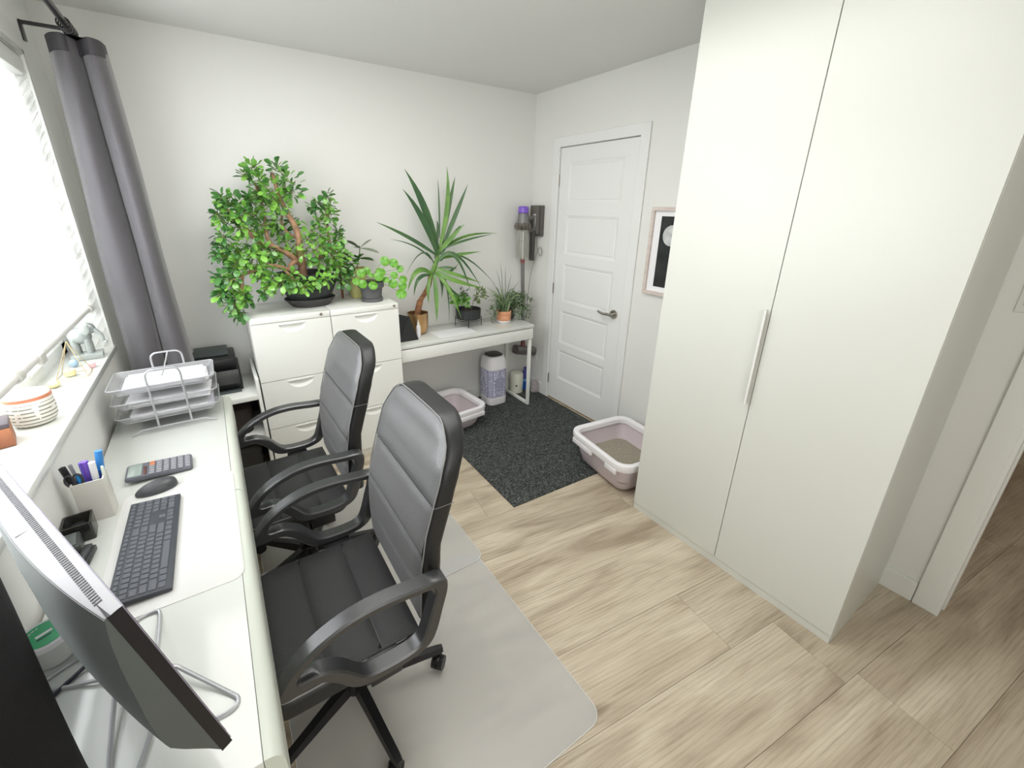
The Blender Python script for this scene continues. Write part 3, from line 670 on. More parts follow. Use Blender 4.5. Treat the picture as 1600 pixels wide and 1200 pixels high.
# things on the floor under the narrow desk's right end
m = MB(); m.lathe([(.052, .008), (.06, .012), (.062, .10), (.062, .185), (.055, .20), (.02, .204)], (.372, 1.715, 0), 24)
o = m.build('canister', mat('cream_canister', (226, 226, 212), .5)); tag(o, 'plain cream canister on the floor behind the narrow desk leg', 'canister')
sub(MB().lathe([(.008, 0), (.008, .004)], (0, 0, 0), 12).xf(Matrix.Translation((.336, 1.664, .09)) @ Matrix.Rotation(PI/2, 4, 'X') @ Matrix.Rotation(-.6, 4, 'Y')), 'button', dark_m, o)
bt_ = thing('spray_bottle', (.50, 1.735, 0), 'blue cleaner bottle on the floor behind the narrow desk leg', 'bottle')
MB().loft([rrect(.487, 1.735, .075, .05, .02, z) for z in (.008, .012)]+[rrect(.487, 1.735, .08, .052, .02, .09)]).build('bottle_base', blue_m, bt_)
MB().loft([rrect(.487, 1.735, .079, .052, .02, .0905), rrect(.487, 1.735, .078, .052, .02, .115)]).build('label_band', mat('pale_blue_label', (110, 180, 226), .5), bt_, label='pale blue label')
MB().loft([rrect(.487, 1.735, .078, .052, .02, .1155), rrect(.487, 1.735, .05, .045, .02, .18), rrect(.487, 1.735, .028, .028, .013, .20), rrect(.487, 1.735, .028, .028, .013, .225)]).build('bottle_neck', mat('violet_blue', (70, 66, 150), .35), bt_, label='violet blue shoulder')
o = MB().lathe([(.03, .008), (.038, .012), (.04, .10), (.034, .12), (.034, .125), (.03, .12), (.034, .02)], (.515, 1.62, 0), 20).build('glass_jar', clearish('jar_glass', .3, (210, 200, 200), .05, .8)); tag(o, 'small clear jar on the mat beside the blue bottle', 'jar')
# ------------------------------------------------------------------ things on the window desk
ZD = .740
m = MB().loft([rrect(-2.035, .073, .305, .57, .03, ZD+.0002), rrect(-2.035, .073, .305, .57, .03, ZD+.0022)])
o = m.build('desk_pad', deskpad_m, smooth=False); tag(o, 'clear rectangular desk pad under the keyboard', 'desk pad')
# keyboard
kbz = ZD+.0024
kb = thing('keyboard', (-2.097, .05, kbz), 'slim dark grey keyboard on the clear pad', 'keyboard', rz=math.radians(-.5), local=True)
tilt = Matrix.Rotation(math.radians(3.6), 4, 'Y')      # back edge (towards the wall, -x) raised
def kx(mb): return mb.xf(Matrix.Translation((.063, 0, 0)) @ tilt @ Matrix.Translation((-.063, 0, 0)))
kx(MB().bb(-.063, .063, -.218, .218, .0002, .012, .003)).build('keyboard_case', kb_m, kb)
kx(MB().cyl((-.06, -.21, -.0012), (-.06, .21, -.0012), .0035, 10)).build('rear_foot', kb_m, kb)
U_ = .0190
key_cache = {}
def key(x, y, wx, wy):
    k = (round(wx, 4), round(wy, 4))
    if k not in key_cache:
        key_cache[k] = MB().loft([[( sx*wx/2, sy*wy/2, 0) for sx, sy in ((1, 1), (-1, 1), (-1, -1), (1, -1))], [(sx*(wx/2-.0012), sy*(wy/2-.0012), .0022) for sx, sy in ((1, 1), (-1, 1), (-1, -1), (1, -1))]]).mesh('key', key_m, False)
    o = bpy.data.objects.new('key', key_cache[k]); COL.objects.link(o); o.parent = kb
    o.matrix_local = Matrix.Translation((.063, 0, 0)) @ tilt @ Matrix.Translation((x-.063, y, .0118))
# the keyboard's own left end is towards +y?  rows run along y, back row at -x
rowx = [-.052, -.034, -.015, .004, .023, .042]
def row(x, start, ws, wx=.0165):
    y = start
    for wkey in ws:
        if wkey > 0: key(x, y+wkey*U_/2, wx, wkey*U_-.0028)
        y += abs(wkey)*U_
y0 = -.210
row(rowx[0], y0, [1]*22, .0105)
row(rowx[1], y0, [1]*13+[2, -.2, 1, 1, 1, -.2, 1, 1, 1, 1])
row(rowx[2], y0, [1.5]+[1]*12+[1.5, -.2]+[1]*3+[-.2]+[1]*4)
row(rowx[3], y0, [1.75]+[1]*11+[2.25, -3.4]+[1]*4)
row(rowx[4], y0, [2.25]+[1]*10+[2.75, -1.2, 1, -1.2]+[1]*4)
row(rowx[5], y0, [1.25, 1.25, 1.25, 6.25, 1.25, 1.25, 1.25, 1.25, -.2, 1, 1, 1, -.2, 2, 1, 1])
# mouse
ms = thing('mouse', (-2.10, .35, ZD+.0003), 'black wireless mouse between the keyboard and the calculator', 'mouse', rz=math.radians(12), local=True)
def mz(z, sx, sy, ox=0): return [(ox+sx*.058*math.cos(2*PI*i/28), sy*.031*math.sin(2*PI*i/28)*(1+.12*math.cos(2*PI*i/28)), z) for i in range(28)]
MB().loft([mz(.0, .93, .9), mz(.004, 1, 1), mz(.012, .99, .98), mz(.020, .92, .9, .003), mz(.028, .76, .74, .008), mz(.034, .5, .5, .012), mz(.0365, .2, .2, .014)]).build('mouse_body', mat('mouse_grey', (70, 71, 74), .38), ms, ang=80)
MB().cyl((-.028, -.004, .0215), (-.028, .004, .0215), .008, 14).build('scroll_wheel', dark_m, ms)
# calculator
cl = thing('calculator', (-2.098, .478, ZD+.0003), 'grey desktop calculator with many small keys, near the mouse', 'calculator', rz=math.radians(2), local=True)
ct_ = Matrix.Rotation(math.radians(4), 4, 'Y') @ Matrix.Translation((0, 0, .008))
cs = MB().loft([rrect(0, 0, .185, .098, .008, 0), rrect(0, 0, .19, .102, .010, .004), rrect(0, 0, .188, .10, .01, .012), rrect(0, 0, .182, .096, .01, .015)]).xf(ct_).build('calculator_case', mat('calc_case', (96, 98, 106), .4), cl)
MB().bb(-.088, -.05, -.042, .042, .0145, .0165, .001).xf(ct_).build('screen', mat('lcd', (150, 162, 156), .15), cl, label='pale lcd screen')
MB().bb(-.046, -.036, -.042, .02, .0145, .0158, .001).xf(ct_).build('solar_cell', mat('solar_cell', (92, 62, 60), .25), cl)
cmesh = {}
for i in range(6):
    for j in range(6):
        key_ = 'red' if (i == 0 and j > 3) else 'k'
        if key_ not in cmesh: cmesh[key_] = MB().bb(-.0075, .0075, -.0062, .0062, 0, .003, .001).mesh('calculator_key', mat('calc_key_orange', (200, 130, 96), .5) if key_ == 'red' else mat('calc_key', (142, 143, 148), .5))
        o = bpy.data.objects.new('calculator_key', cmesh[key_]); COL.objects.link(o); o.parent = cl
        o.matrix_local = ct_ @ Matrix.Translation((-.022+.0205*i, -.040+.0158*j, .0148))
# pen cup (square) and pens
pcx, pcy = -2.235, .30
pc = thing('pen_cup', (pcx, pcy, ZD), 'square cream pen cup holding pens beside the wall', 'pen cup')
Rz = math.radians(3)
m = MB(); h_ = .135
m.loft([rrect(pcx, pcy, .074, .074, .004, z, 3, Rz) for z in (ZD+.0003, ZD+h_)]+[rrect(pcx, pcy, .066, .066, .003, z, 3, Rz) for z in (ZD+h_, ZD+.006)])
m.build('cup_wall', mat('cream_cup', (214, 211, 203), .4), pc)
def pen(name, x, y, dx, dy, L, r, m_, label, capm=None, flat=False):
    z0 = ZD+.012; a = V(x, y, z0); d = V(dx, dy, 1).normalized(); b = a+d*L
    t = MB()
    if flat: t.box((a+b)/2, (r*2.6, r*1.2, L), .002, R=d.to_track_quat('Z', 'Y').to_matrix())
    else: t.tube([a, a+d*L*.97, b], [r, r, r*.7], 10)
    o = t.build(name, m_); tag(o, label, 'pen' if name != 'scissors' else 'scissors', 'pens in the square cream cup')
    if capm: sub(MB().tube([a+d*L*.68, b+d*.001], r*1.12, 10), 'pen_cap', capm, o)
    return o
pen('marker_pen', pcx-.018, pcy-.010, -.13, -.04, .178, .0075, black_m, 'thick black marker leaning left out of the cream cup', black_m)
pen('ballpoint_pen', pcx-.018, pcy+.012, -.10, .05, .165, .0045, mat('pen_blue_light', (60, 130, 205), .3), 'slim light blue pen toward the wall in the cream cup', silver_m)
pen('ballpoint_pen', pcx-.004, pcy-.018, -.07, -.05, .150, .0045, mat('pen_cyan', (24, 128, 200), .3), 'short cyan blue pen low at the front of the cup')
pen('highlighter', pcx+.000, pcy+.006, -.02, .05, .168, .009, mat('pen_violet', (108, 96, 200), .35), 'fat violet highlighter standing in the middle of the cup', purple_m, True)
pen('correction_pen', pcx+.010, pcy-.006, .05, .02, .168, .0075, mat('pen_white', (226, 228, 232), .35), 'white pen between the violet and dark blue pens', rim_m)
pen('marker_pen', pcx+.012, pcy+.012, .12, .06, .190, .0085, mat('pen_deep_blue', (26, 70, 150), .35), 'tallest pen in the cup, dark blue and leaning right', mat('pen_sky', (52, 130, 200), .3))
pen('ruler', pcx+.026, pcy-.010, .08, .04, .150, .005, mat('pen_pale', (214, 222, 206), .4), 'pale flat stick at the right edge of the cream cup', None, True)
sc = thing('scissors', (pcx-.02, pcy-.024, ZD+.012), 'scissors with dark loop handles standing in the cream cup', 'scissors', 'pens in the square cream cup')
MB().tube([(pcx-.018, pcy-.024, ZD+.012), (pcx-.022, pcy-.026, ZD+.13)], .003, 6).build('blades', chrome_m, sc)
for q in (-1, 1):
    c0 = V(pcx-.024+q*.009, pcy-.028, ZD+.148)
    MB().tube([(c0.x+.010*math.cos(a*PI/6), c0.y, c0.z+.018*math.sin(a*PI/6)) for a in range(12)], .003, 6, closed=True).build('handle_loop', dark_m, sc)
# dark acrylic boxes near the monitor
o = MB(); bx_, by_ = -2.264, .205
o.loft([rrect(bx_, by_, .065, .072, .006, z, 3, .1) for z in (ZD+.0003, ZD+.056)]+[rrect(bx_, by_, .055, .062, .005, ZD+.056, 3, .1), rrect(bx_, by_, .055, .062, .005, ZD+.02, 3, .1)])
o = o.build('desk_organiser', smoke_m); tag(o, 'smoky dark clear cube box in front of the pen cup', 'box')
sub(MB().loft([rrect(bx_, by_-.002, .03, .034, .012, ZD+.021, 4), rrect(bx_, by_-.002, .03, .034, .012, ZD+.04, 4)]), 'ink_pad', black_m, o)
o = MB().box((-2.272, .125, ZD+.0225), (.05, .075, .044), .005, rz=.15).build('card_holder', mat('charcoal_box', (62, 66, 64), .4)); tag(o, 'charcoal card holder half hidden behind the monitor top', 'box')
sub(MB().box((-2.272, .125, ZD+.0455), (.036, .06, .004), .001, rz=.15), 'card_stack', mat('cards', (92, 98, 96), .5), o)
o = MB().box((-2.236, .082, ZD+.009), (.03, .075, .016), .004, rz=-.1).build('stapler', mat('stapler_dark', (52, 54, 56), .35)); tag(o, 'small dark stapler beside the keyboard end', 'stapler')
sub(MB().box((-2.236, .084, ZD+.021), (.018, .068, .007), .003, rz=-.1), 'stapler_arm', mat('stapler_top', (66, 68, 70), .3), o)

# three-tier letter tray
lt = thing('letter_tray', (-2.07, .96, ZD), 'silver wire three-tier letter tray full of papers', 'letter tray')
tx0, tx1, ty0, ty1 = -2.255, -1.893, .845, 1.09
wire = silver_m
mesh_tray = clearish('wire_mesh_metal', .55, (176, 177, 178), .45)
for k, zt in enumerate((.790, .853, .916)):
    fl_ = .018
    t_ = MB().tube([V(p) for p in rrect((tx0+tx1)/2, (ty0+ty1)/2, tx1-tx0, ty1-ty0, .02, zt+.030)], .0022, 6, closed=True).build('tray_rim', wire, lt)
    g = MB().loft([rrect((tx0+tx1)/2, (ty0+ty1)/2, tx1-tx0-.002, ty1-ty0-.002, .02, zt+.030), rrect((tx0+tx1)/2, (ty0+ty1)/2, tx1-tx0-.05, ty1-ty0-.04, .015, zt)], cap=(False, True))
    sub(g, 'tray_basket', mesh_tray, t_)
    sub(MB().tube([V(p) for p in rrect((tx0+tx1)/2, (ty0+ty1)/2, tx1-tx0-.05, ty1-ty0-.04, .015, zt)], .0015, 5, closed=True), 'tray_base_wire', wire, t_)
for y in (ty0-.006, ty1+.006):
    x_a, x_b = -2.120, -2.006
    MB().tube([(x_a, y, ZD+.018)]+arc([(x_a, y, .93), (x_a+.0, y, .99), (x_a+.012, y, 1.008), (x_a+.03, y, 1.012), (x_b-.03, y, 1.012), (x_b-.012, y, 1.008), (x_b, y, .99), (x_b, y, .93)], 3)+[(x_b, y, ZD+.018)], .0042, 8).build('side_hoop', wire, lt)
    MB().tube(arc([(-2.215, y-.004, ZD+.004), (-2.19, y-.002, ZD+.014), (-2.16, y, ZD+.02), (-1.975, y, ZD+.02), (-1.945, y-.002, ZD+.014), (-1.918, y-.004, ZD+.004)], 3), .0034, 8).build('foot_wire', wire, lt)
MB().tube([(-2.055, ty1+.004, 1.012), (-2.075, ty1-.07, .955), (-2.08, ty0+.10, .95)], .003, 6).build('cross_wire', wire, lt)
rs = random.Random(5)
for k, (zt, n) in enumerate(((.7925, 5), (.8555, 4), (.9185, 5))):
    z = zt
    lv = ('bottom', 'middle', 'top')[k]
    for i in range(n):
        th = rs.uniform(.002, .0055); a_ = rs.uniform(-.06, .06); ox, oy = rs.uniform(-.012, .012), rs.uniform(-.008, .008)
        mm = paper_m if (i+k) % 3 else mat('paper_lilac', (224, 222, 232), .7)
        o = MB().box(((tx0+tx1)/2+ox+.008, (ty0+ty1)/2+oy, z+th/2), (.285-.014*(i % 3), .19-.012*(i % 2), th), 0, rz=a_).build('paper_stack', mm, smooth=False)
        tag(o, '%s sheaf of white papers from the bottom in the %s tray' % (('lowest', 'second', 'third', 'fourth', 'fifth')[i], lv), 'papers', 'papers in the letter tray'); z += th+.0003

# monitor (back turned to the camera) on a wire stand
mo = thing('monitor', (-2.1, -.40, .79), 'silver-backed computer monitor seen from behind, tilted slightly back', 'monitor')
Bn = V(-1.920, -.671, .818); Wd = V(-.173, .377, 0).normalized(); Up = V(-.060, -.021, .362).normalized()
Up = (Up-Wd*Up.dot(Wd)).normalized(); Nn = Wd.cross(Up).normalized()
if Nn.x < 0: Nn = -Nn                     # screen normal, towards the sitter
def mp(u, v, n): return Bn+Wd*u+Up*v+Nn*n
MW, MH = .62, .3665
mgrey = mat('monitor_silver', (196, 196, 200), .4); mdark = mat('monitor_edge_black', (14, 13, 20), .4); mback = mat('monitor_back_grey', (112, 118, 116), .5)
def msl(u0, u1, v0, v1, n0, n1): return [[mp(u, v, n0) for u, v in ((u0, v0), (u1, v0), (u1, v1), (u0, v1))], [mp(u, v, n1) for u, v in ((u0, v0), (u1, v0), (u1, v1), (u0, v1))]]
MB().loft(msl(0, MW, 0, MH, -.0165, 0)).build('monitor_casing', mdark, mo, smooth=False, label='black casing edge')
MB().loft(msl(.004, MW-.004, .004, MH-.002, 0, .0015)).build('bezel', mat('bezel_lilac', (170, 164, 182), .35), mo, smooth=False)
MB().loft(msl(.010, MW-.010, .018, MH-.010, .0015, .002)).build('screen', mat('screen_black', (12, 13, 15), .12), mo, smooth=False)
# bulged back shell: deepest in the middle, thin at the side and bottom edges
def lerpt(T_, v):
    for (a_, x_), (b_, y_) in zip(T_, T_[1:]):
        if v <= b_: return x_+(y_-x_)*(v-a_)/(b_-a_)
    return T_[-1][1]
GV = [(0, 0), (.06, .006), (.12, .011), (.25, .019), (.4, .026), (.5, .031), (.62, .035), (.72, .036), (.8, .026), (.87, .015), (.93, .006), (1, -.003)]
def depth(u, v):
    s = abs(2*u-1); return .0185+.0235*(1-s**2.0)*(1-v**6)+lerpt(GV, v)
MB().grid(lambda u, v: mp(.62*u, MH*(1-v*.99), -depth(u, v)), 30, 26).build('back_shell', mback, mo, ang=70)
for uu in (0, 1): MB().grid(lambda u, v: mp(.62*uu, MH*(1-v*.99), -(.016+(depth(uu, v)-.016)*u)), 3, 26).build('side_shell', mat('monitor_side_shaded', (78, 83, 81), .5), mo, ang=70)  # back shell grey, darkened to paint in this side's shade
MB().grid(lambda u, v: mp(.62*u, MH+.0012-.003*v*v, -depth(u, 0)*v-.0012*v), 30, 6).build('top_cover', mgrey, mo, ang=70, label='silver top cover with vent slots')
MB().loft(msl(.29, .38, MH-.0008, MH+.0006, -.038, -.022)).build('cover_panel', mat('panel_silver', (186, 186, 190), .4), mo, smooth=False)
n = 92; m = MB()
for i in range(n):
    u = .035+.55*i/(n-1); n0, n1 = .0095, .0185; D_ = depth(u/.62, 0)
    zt = lambda q: MH+.0018-.003*(q/D_)**2
    a = [mp(u-.0016, zt(q), -q) for q in (n0, n1)]; b = [mp(u+.0016, zt(q), -q) for q in (n0, n1)]
    dn = [p-Up*.003 for p in a+b]
    m.add([a[0], b[0], b[1], a[1], dn[0], dn[2], dn[3], dn[1]], [(0, 1, 2, 3), (7, 6, 5, 4), (0, 4, 5, 1), (1, 5, 6, 2), (2, 6, 7, 3), (3, 7, 4, 0)])
m.build('vent_slots', mdark, mo, smooth=False)
m = MB(); m.loft([[mp(.30+a*.03, .16+b*.03, -.04) for a, b in ((-1, -1), (1, -1), (1, 1), (-1, 1))], [mp(.30+a*.02, .12+b*.02, -.06) for a, b in ((-1, -1), (1, -1), (1, 1), (-1, 1))]])
nk = m.build('stand_mount', mgrey, mo)
m = MB(); zb = ZD+.0045; c0 = mp(.30, -.005, -.03)
feet = [[(-2.014, -.423), (-1.934, -.517), (-1.9165, -.545), (-1.931, -.560), (-1.972, -.553), (-2.04, -.50)],
        [(-2.10, -.33), (-2.105, -.235), (-2.07, -.218), (-2.057, -.238), (-2.05, -.36)],
        [(-2.05, -.42), (-2.17, -.280), (-2.236, -.292), (-2.25, -.31), (-2.20, -.335), (-2.075, -.39)],
        [(-2.113, -.395), (-2.107, -.56), (-2.093, -.60), (-2.07, -.59), (-2.05, -.50), (-2.045, -.43)]]
for ft in feet:
    P = arc([(x, y, zb+(.0 if 0 < i < len(ft)-1 else .02)) for i, (x, y) in enumerate(ft)], 4)
    P = [(c0.x, c0.y, c0.z-.01)]+[tuple(p) for p in P]+[(c0.x, c0.y, c0.z-.01)]
    MB().tube(P, .0042, 8).build('wire_foot', silver_m, mo)
MB().tube([mp(.30, .12, -.045), mp(.30, .03, -.035), (c0.x, c0.y, c0.z-.012)], .007, 10).build('stand_post', silver_m, mo)
o = MB().tube(arc([(-2.10, -.28, ZD+.05), (-2.15, -.293, ZD+.02), (-2.19, -.315, ZD+.006), (-2.22, -.345, ZD+.005), (-2.262, -.40, ZD+.005)], 5), .0038, 8).build('monitor_cable', mat('cable_navy', (26, 24, 44), .5)); tag(o, 'dark cable running from the monitor across the desk to the wall', 'cable')
# frosted tub with green lid
tb = thing('plastic_tub', (-2.238, -.235, ZD), 'frosted plastic tub with a green printed lid beside the dark curtain', 'tub')
tcx, tcy = -2.238, -.232
MB().lathe([(.030, .0004), (.034, .002), (.040, .05), (.0405, .056)], (tcx, tcy, ZD), 28).build('tub_body', lid_m, tb)
ld = MB().lathe([(.043, .053), (.0435, .064), (.041, .067), (.0385, .0655)], (tcx, tcy, ZD), 32).build('lid', rim_m, tb)
sub(MB().lathe([(.0365, .0657), (.0365, .0664)], (tcx, tcy, ZD), 32), 'green_label', green_m, ld)
m = MB()                                  # unreadable white and dark lettering bands of the label
for k in range(9):
    a = 2.2+.24*k; r_ = .027
    m.box((tcx+r_*math.cos(a), tcy+r_*math.sin(a), ZD+.0667), (.0045, .0022, .0005), 0, rz=a+PI/2)
m.box((tcx, tcy, ZD+.0667), (.026, .007, .0005), 0, rz=.5)
sub(m, 'label_marks', rim_m, ld, smooth=False)
sub(MB().box((tcx+.002, tcy-.01, ZD+.0667), (.022, .004, .0005), 0, rz=.5), 'dark_mark', mat('label_dark', (30, 70, 60), .4), ld)

# ------------------------------------------------------------------ window sill
ZS = WZ0+.0045
o = MB().lathe([(.040, .0003), (.046, .003), (.056, .02), (.058, .05), (.055, .10), (.052, .104), (.050, .10), (.051, .06)], (0, 0, 0), 36).build('plant_pot', dash_pot_material(), loc=(-2.375, .565, ZS)); tag(o, 'white pot with dashed grey rows and an orange rim on the sill', 'pot')
sub(MB().lathe([(.0565, .088), (.0560, .0975), (.0552, .0975), (.0552, .088)], (0, 0, 0), 36, (False, False)), 'rim_band', mat('orange_band', (218, 138, 104), .5), o)
sub(MB().lathe([(.001, .068), (.0505, .068), (.0505, .07), (.001, .074)], (0, 0, 0), 24), 'pebbles', paper_m, o)
wb = thing('wooden_box', (-2.425, .435, ZS), 'small orange wooden box with a dark lid at the sill edge', 'box')
MB().box((-2.42, .432, ZS+.03), (.06, .085, .058), .003, rz=.25).build('box_body', rope_m, wb)
MB().box((-2.42, .432, ZS+.066), (.061, .086, .013), .002, rz=.25).build('box_lid', mat('box_lid', (86, 78, 84), .4), wb)
# elephant glass ornament at the far end
el = thing('elephant_ornament', (-2.36, 1.29, ZS), 'clear glass elephant ornament at the far end of the sill', 'ornament')
MB().box((-2.36, 1.29, ZS+.012), (.11, .09, .022), .004, rz=.1).build('glass_base', ornm_m, el)
def ell(c, r, n=14, m=9):
    rings = []
    for i in range(m):
        a = -PI/2+PI*(i+.5)/m; rings.append([(c[0]+r[0]*math.cos(a)*math.cos(2*PI*j/n), c[1]+r[1]*math.cos(a)*math.sin(2*PI*j/n), c[2]+r[2]*math.sin(a)) for j in range(n)])
    return rings
m = MB(); m.loft(ell((-2.37, 1.30, ZS+.10), (.042, .034, .036)))
for q, r_ in ((-.022, -.016), (-.022, .016), (.022, -.016), (.022, .016)): m.tube([(-2.37+q, 1.30+r_, ZS+.023), (-2.37+q, 1.30+r_, ZS+.09)], [.013, .012], 10)
m.build('elephant_body', ornm_m, el)
m = MB(); m.loft(ell((-2.33, 1.285, ZS+.135), (.025, .022, .026))); m.build('elephant_head', ornm_m, el)
MB().tube(arc([(-2.312, 1.28, ZS+.13), (-2.292, 1.275, ZS+.10), (-2.29, 1.272, ZS+.075), (-2.279, 1.27, ZS+.07)], 4), [.010]*4+[.008]*4+[.006]*5, 8).build('elephant_trunk', ornm_m, el)
for s in (-1, 1): MB().loft(ell((-2.34, 1.285+s*.026, ZS+.135), (.018, .005, .024), 12, 6)).build('elephant_ear', ornm_m, el)
# wire prism holder and candle
gh = thing('geometric_holder', (-2.36, 1.03, ZS), 'thin brass wire pyramid candle holder on the sill', 'candle holder')
base = [(-2.41, .985, ZS+.003), (-2.315, .985, ZS+.003), (-2.315, 1.075, ZS+.003), (-2.41, 1.075, ZS+.003)]; apex = (-2.355, 1.03, ZS+.145)
brass = mat('brass_wire', (176, 158, 120), .35, metal=.6)
for i in range(4):
    MB().tube([base[i], base[(i+1) % 4]], .0014, 5).build('wire', brass, gh); MB().tube([base[i], apex], .0014, 5).build('wire', brass, gh)
o = MB().lathe([(.018, .0004), (.019, .002), (.019, .022), (.017, .024), (.014, .021)], (-2.375, 1.03, ZS+.0045), 20).build('tealight', yellow_m); tag(o, 'pale yellow candle inside the brass wire holder', 'candle')
sub(MB().cyl((-2.375, 1.03, ZS+.022), (-2.375, 1.03, ZS+.034), .001, 6), 'wick', dark_m, o)
o = MB().box((-2.322, 1.118, ZS+.012), (.022, .03, .022), .003, rz=.3).build('pink_stone', mat('pink_quartz', (206, 164, 168), .4)); tag(o, 'small pink stone cube beside the wire holder', 'stone')
o = MB().loft(ell((-2.40, .91, ZS+.014), (.02, .024, .014), 12, 6)).build('glass_pebble', mat('yellow_glass', (222, 208, 158), .25)); tag(o, 'amber yellow pebble on the sill before the wire holder', 'stone')
o = MB().loft(ell((-2.385, 1.16, ZS+.018), (.016, .016, .017), 12, 6)).build('blue_bead', mat('blue_glass', (148, 172, 192), .2)); tag(o, 'small blue glass bead near the elephant ornament', 'bead')

# ------------------------------------------------------------------ curtains and rod
rdx, rdz = -2.132, 2.318
rod = thing('curtain_rod', (rdx, .5, rdz), 'black metal curtain rod with ring cluster above the window', 'curtain rod')
MB().cyl((rdx, -1.3, rdz), (rdx, 1.50, rdz), .0125, 16).build('rod_tube', rod_m, rod)
MB().lathe([(.0, 0), (.014, .002), (.018, .012), (.018, .03), (.013, .045), (.0, .05)][1:-1], (0, 0, 0), 16).xf(Matrix.Translation((rdx, 1.50, rdz)) @ Matrix.Rotation(-PI/2, 4, 'X')).build('finial', rod_m, rod)
m = MB(); m.box(((XW+rdx)/2, 1.575, rdz+.025), (rdx-XW, .012, .014), .002); m.box((XW+.006, 1.575, rdz-.005), (.010, .022, .075), .002); m.box((rdx+.002, 1.545, rdz+.015), (.018, .075, .018), .003)
m.build('wall_bracket', rod_m, rod)
for k in range(5):
    y = 1.36+.032*k
    MB().tube([(rdx+.021*math.cos(a*PI/8), y+.004*math.sin(k), rdz-.006+.021*math.sin(a*PI/8)) for a in range(16)], .0028, 6, closed=True).build('curtain_ring', rod_m, rod)
def curtain(name, pts_top, pts_bot, ztop, zbot, mt, label, th=.004, nz=26, wob=.006, ztf=None):
    """folded cloth: horizontal section pts_top (x, y) lerped to pts_bot"""
    a = [V(p[0], p[1], 0) for p in pts_top]; b = [V(p[0], p[1], 0) for p in pts_bot]
    A, B_ = arc(a, 7), arc(b, 7); n = len(A); m = MB(); rows = []
    def off(P):
        o = []
        for i, p in enumerate(P):
            t = (P[min(i+1, n-1)]-P[max(i-1, 0)]).normalized(); o.append(V(-t.y, t.x, 0)*th)
        return o
    rings = []
    for k in range(nz+1):
        t = k/nz; tt = t**.85; z = ztop+(zbot-ztop)*t
        S = [A[i].lerp(B_[i], tt)+V(wob*math.sin(3.1*t*3+i*.11)*t, wob*math.cos(2.3*t*3+i*.2)*t, 0) for i in range(n)]
        O = off(S); f = [(p.x+q.x, p.y+q.y, z) for p, q in zip(S, O)]; g = [(p.x-q.x, p.y-q.y, z) for p, q in zip(S, O)]
        rings.append(f+g[::-1])
    m.loft(rings); o = m.build(name, mt, ang=70); tag(o, label, 'curtain'); return o
cf = curtain('curtain', [(-2.215, 1.51), (-2.19, 1.44), (-2.155, 1.415), (-2.130, 1.46), (-2.118, 1.525), (-2.103, 1.46), (-2.075, 1.415), (-2.045, 1.445), (-2.035, 1.515)],
             [(-2.272, 1.495), (-2.24, 1.43), (-2.18, 1.405), (-2.125, 1.435), (-2.108, 1.505), (-2.09, 1.435), (-2.05, 1.405), (-2.01, 1.43), (-1.995, 1.49)], 2.285, .607, curt_m, 'charcoal grey curtain gathered in two folds at the far end of the window')
hb = MB(); hp = [V(-2.218, 1.485, 0), V(-2.192, 1.425, 0), V(-2.157, 1.403, 0), V(-2.132, 1.445, 0), V(-2.119, 1.475, 0), V(-2.102, 1.445, 0), V(-2.075, 1.403, 0), V(-2.042, 1.430, 0), V(-2.031, 1.50, 0)]; hp = arc(hp, 5)
hb.loft([[(p.x, p.y, z) for p in hp]+[(p.x, p.y+.006, z) for p in reversed(hp)] for z in (2.228, 2.25, 2.288)])
sub(hb, 'header_tape', mat('curtain_header', (66, 64, 67), .7), cf, ang=70)
sub(MB().loft([[(-2.226, 1.55, z), (-2.196, 1.55, z), (-2.196, 1.555, z), (-2.226, 1.555, z)] for z in (2.0, 2.262)]), 'side_hem', mat('curtain_header', (58, 56, 59), .7), cf)
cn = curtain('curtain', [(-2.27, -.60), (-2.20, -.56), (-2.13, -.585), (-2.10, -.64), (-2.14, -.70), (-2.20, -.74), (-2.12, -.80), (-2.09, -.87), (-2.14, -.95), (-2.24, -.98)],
             [(-2.27, -.60), (-2.20, -.56), (-2.13, -.575), (-2.095, -.63), (-2.14, -.70), (-2.20, -.74), (-2.12, -.80), (-2.09, -.87), (-2.14, -.95), (-2.24, -.98)], 2.30, .748, curtb_m, 'near curtain coloured black as a backlit silhouette at the camera end of the window')

# ------------------------------------------------------------------ cordless vacuum on its dock
vx, vy = .385, 1.70
vc = thing('cordless_vacuum', (vx, vy, .30), 'cordless stick vacuum with purple cap hanging from its wall dock', 'vacuum cleaner')
def vl(prof, name, m_, **k): return MB().lathe(prof, (vx, vy, 0), 28).build(name, m_, vc, **k)
vl([(.038, 1.605), (.044, 1.61), (.043, 1.648), (.036, 1.658), (.02, 1.660)], 'filter_cap', purple_m, label='glossy purple filter cap')
vl([(.054, 1.50), (.052, 1.53), (.046, 1.56), (.043, 1.605)], 'motor_housing', steel_m)
m = MB(); 
for k in range(12):
    a = 2*PI*k/12; m.tube([(vx+.050*math.cos(a), vy+.050*math.sin(a), 1.528), (vx+.060*math.cos(a), vy+.060*math.sin(a), 1.505), (vx+.054*math.cos(a), vy+.054*math.sin(a), 1.478)], [.010, .013, .010], 8)
m.build('cyclone_ring', mat('cyclone_grey', (120, 114, 104), .35, metal=.5), vc)
b_ = vl([(.052, 1.236), (.056, 1.24), (.056, 1.47), (.050, 1.478)], 'dust_bin', bin_glass, label='clear dust bin')
sub(MB().lathe([(.040, 1.25), (.042, 1.385), (.030, 1.39), (.028, 1.44), (.044, 1.475)], (vx, vy, 0), 24), 'inner_shroud', mat('shroud_grey', (146, 144, 134), .5), b_)
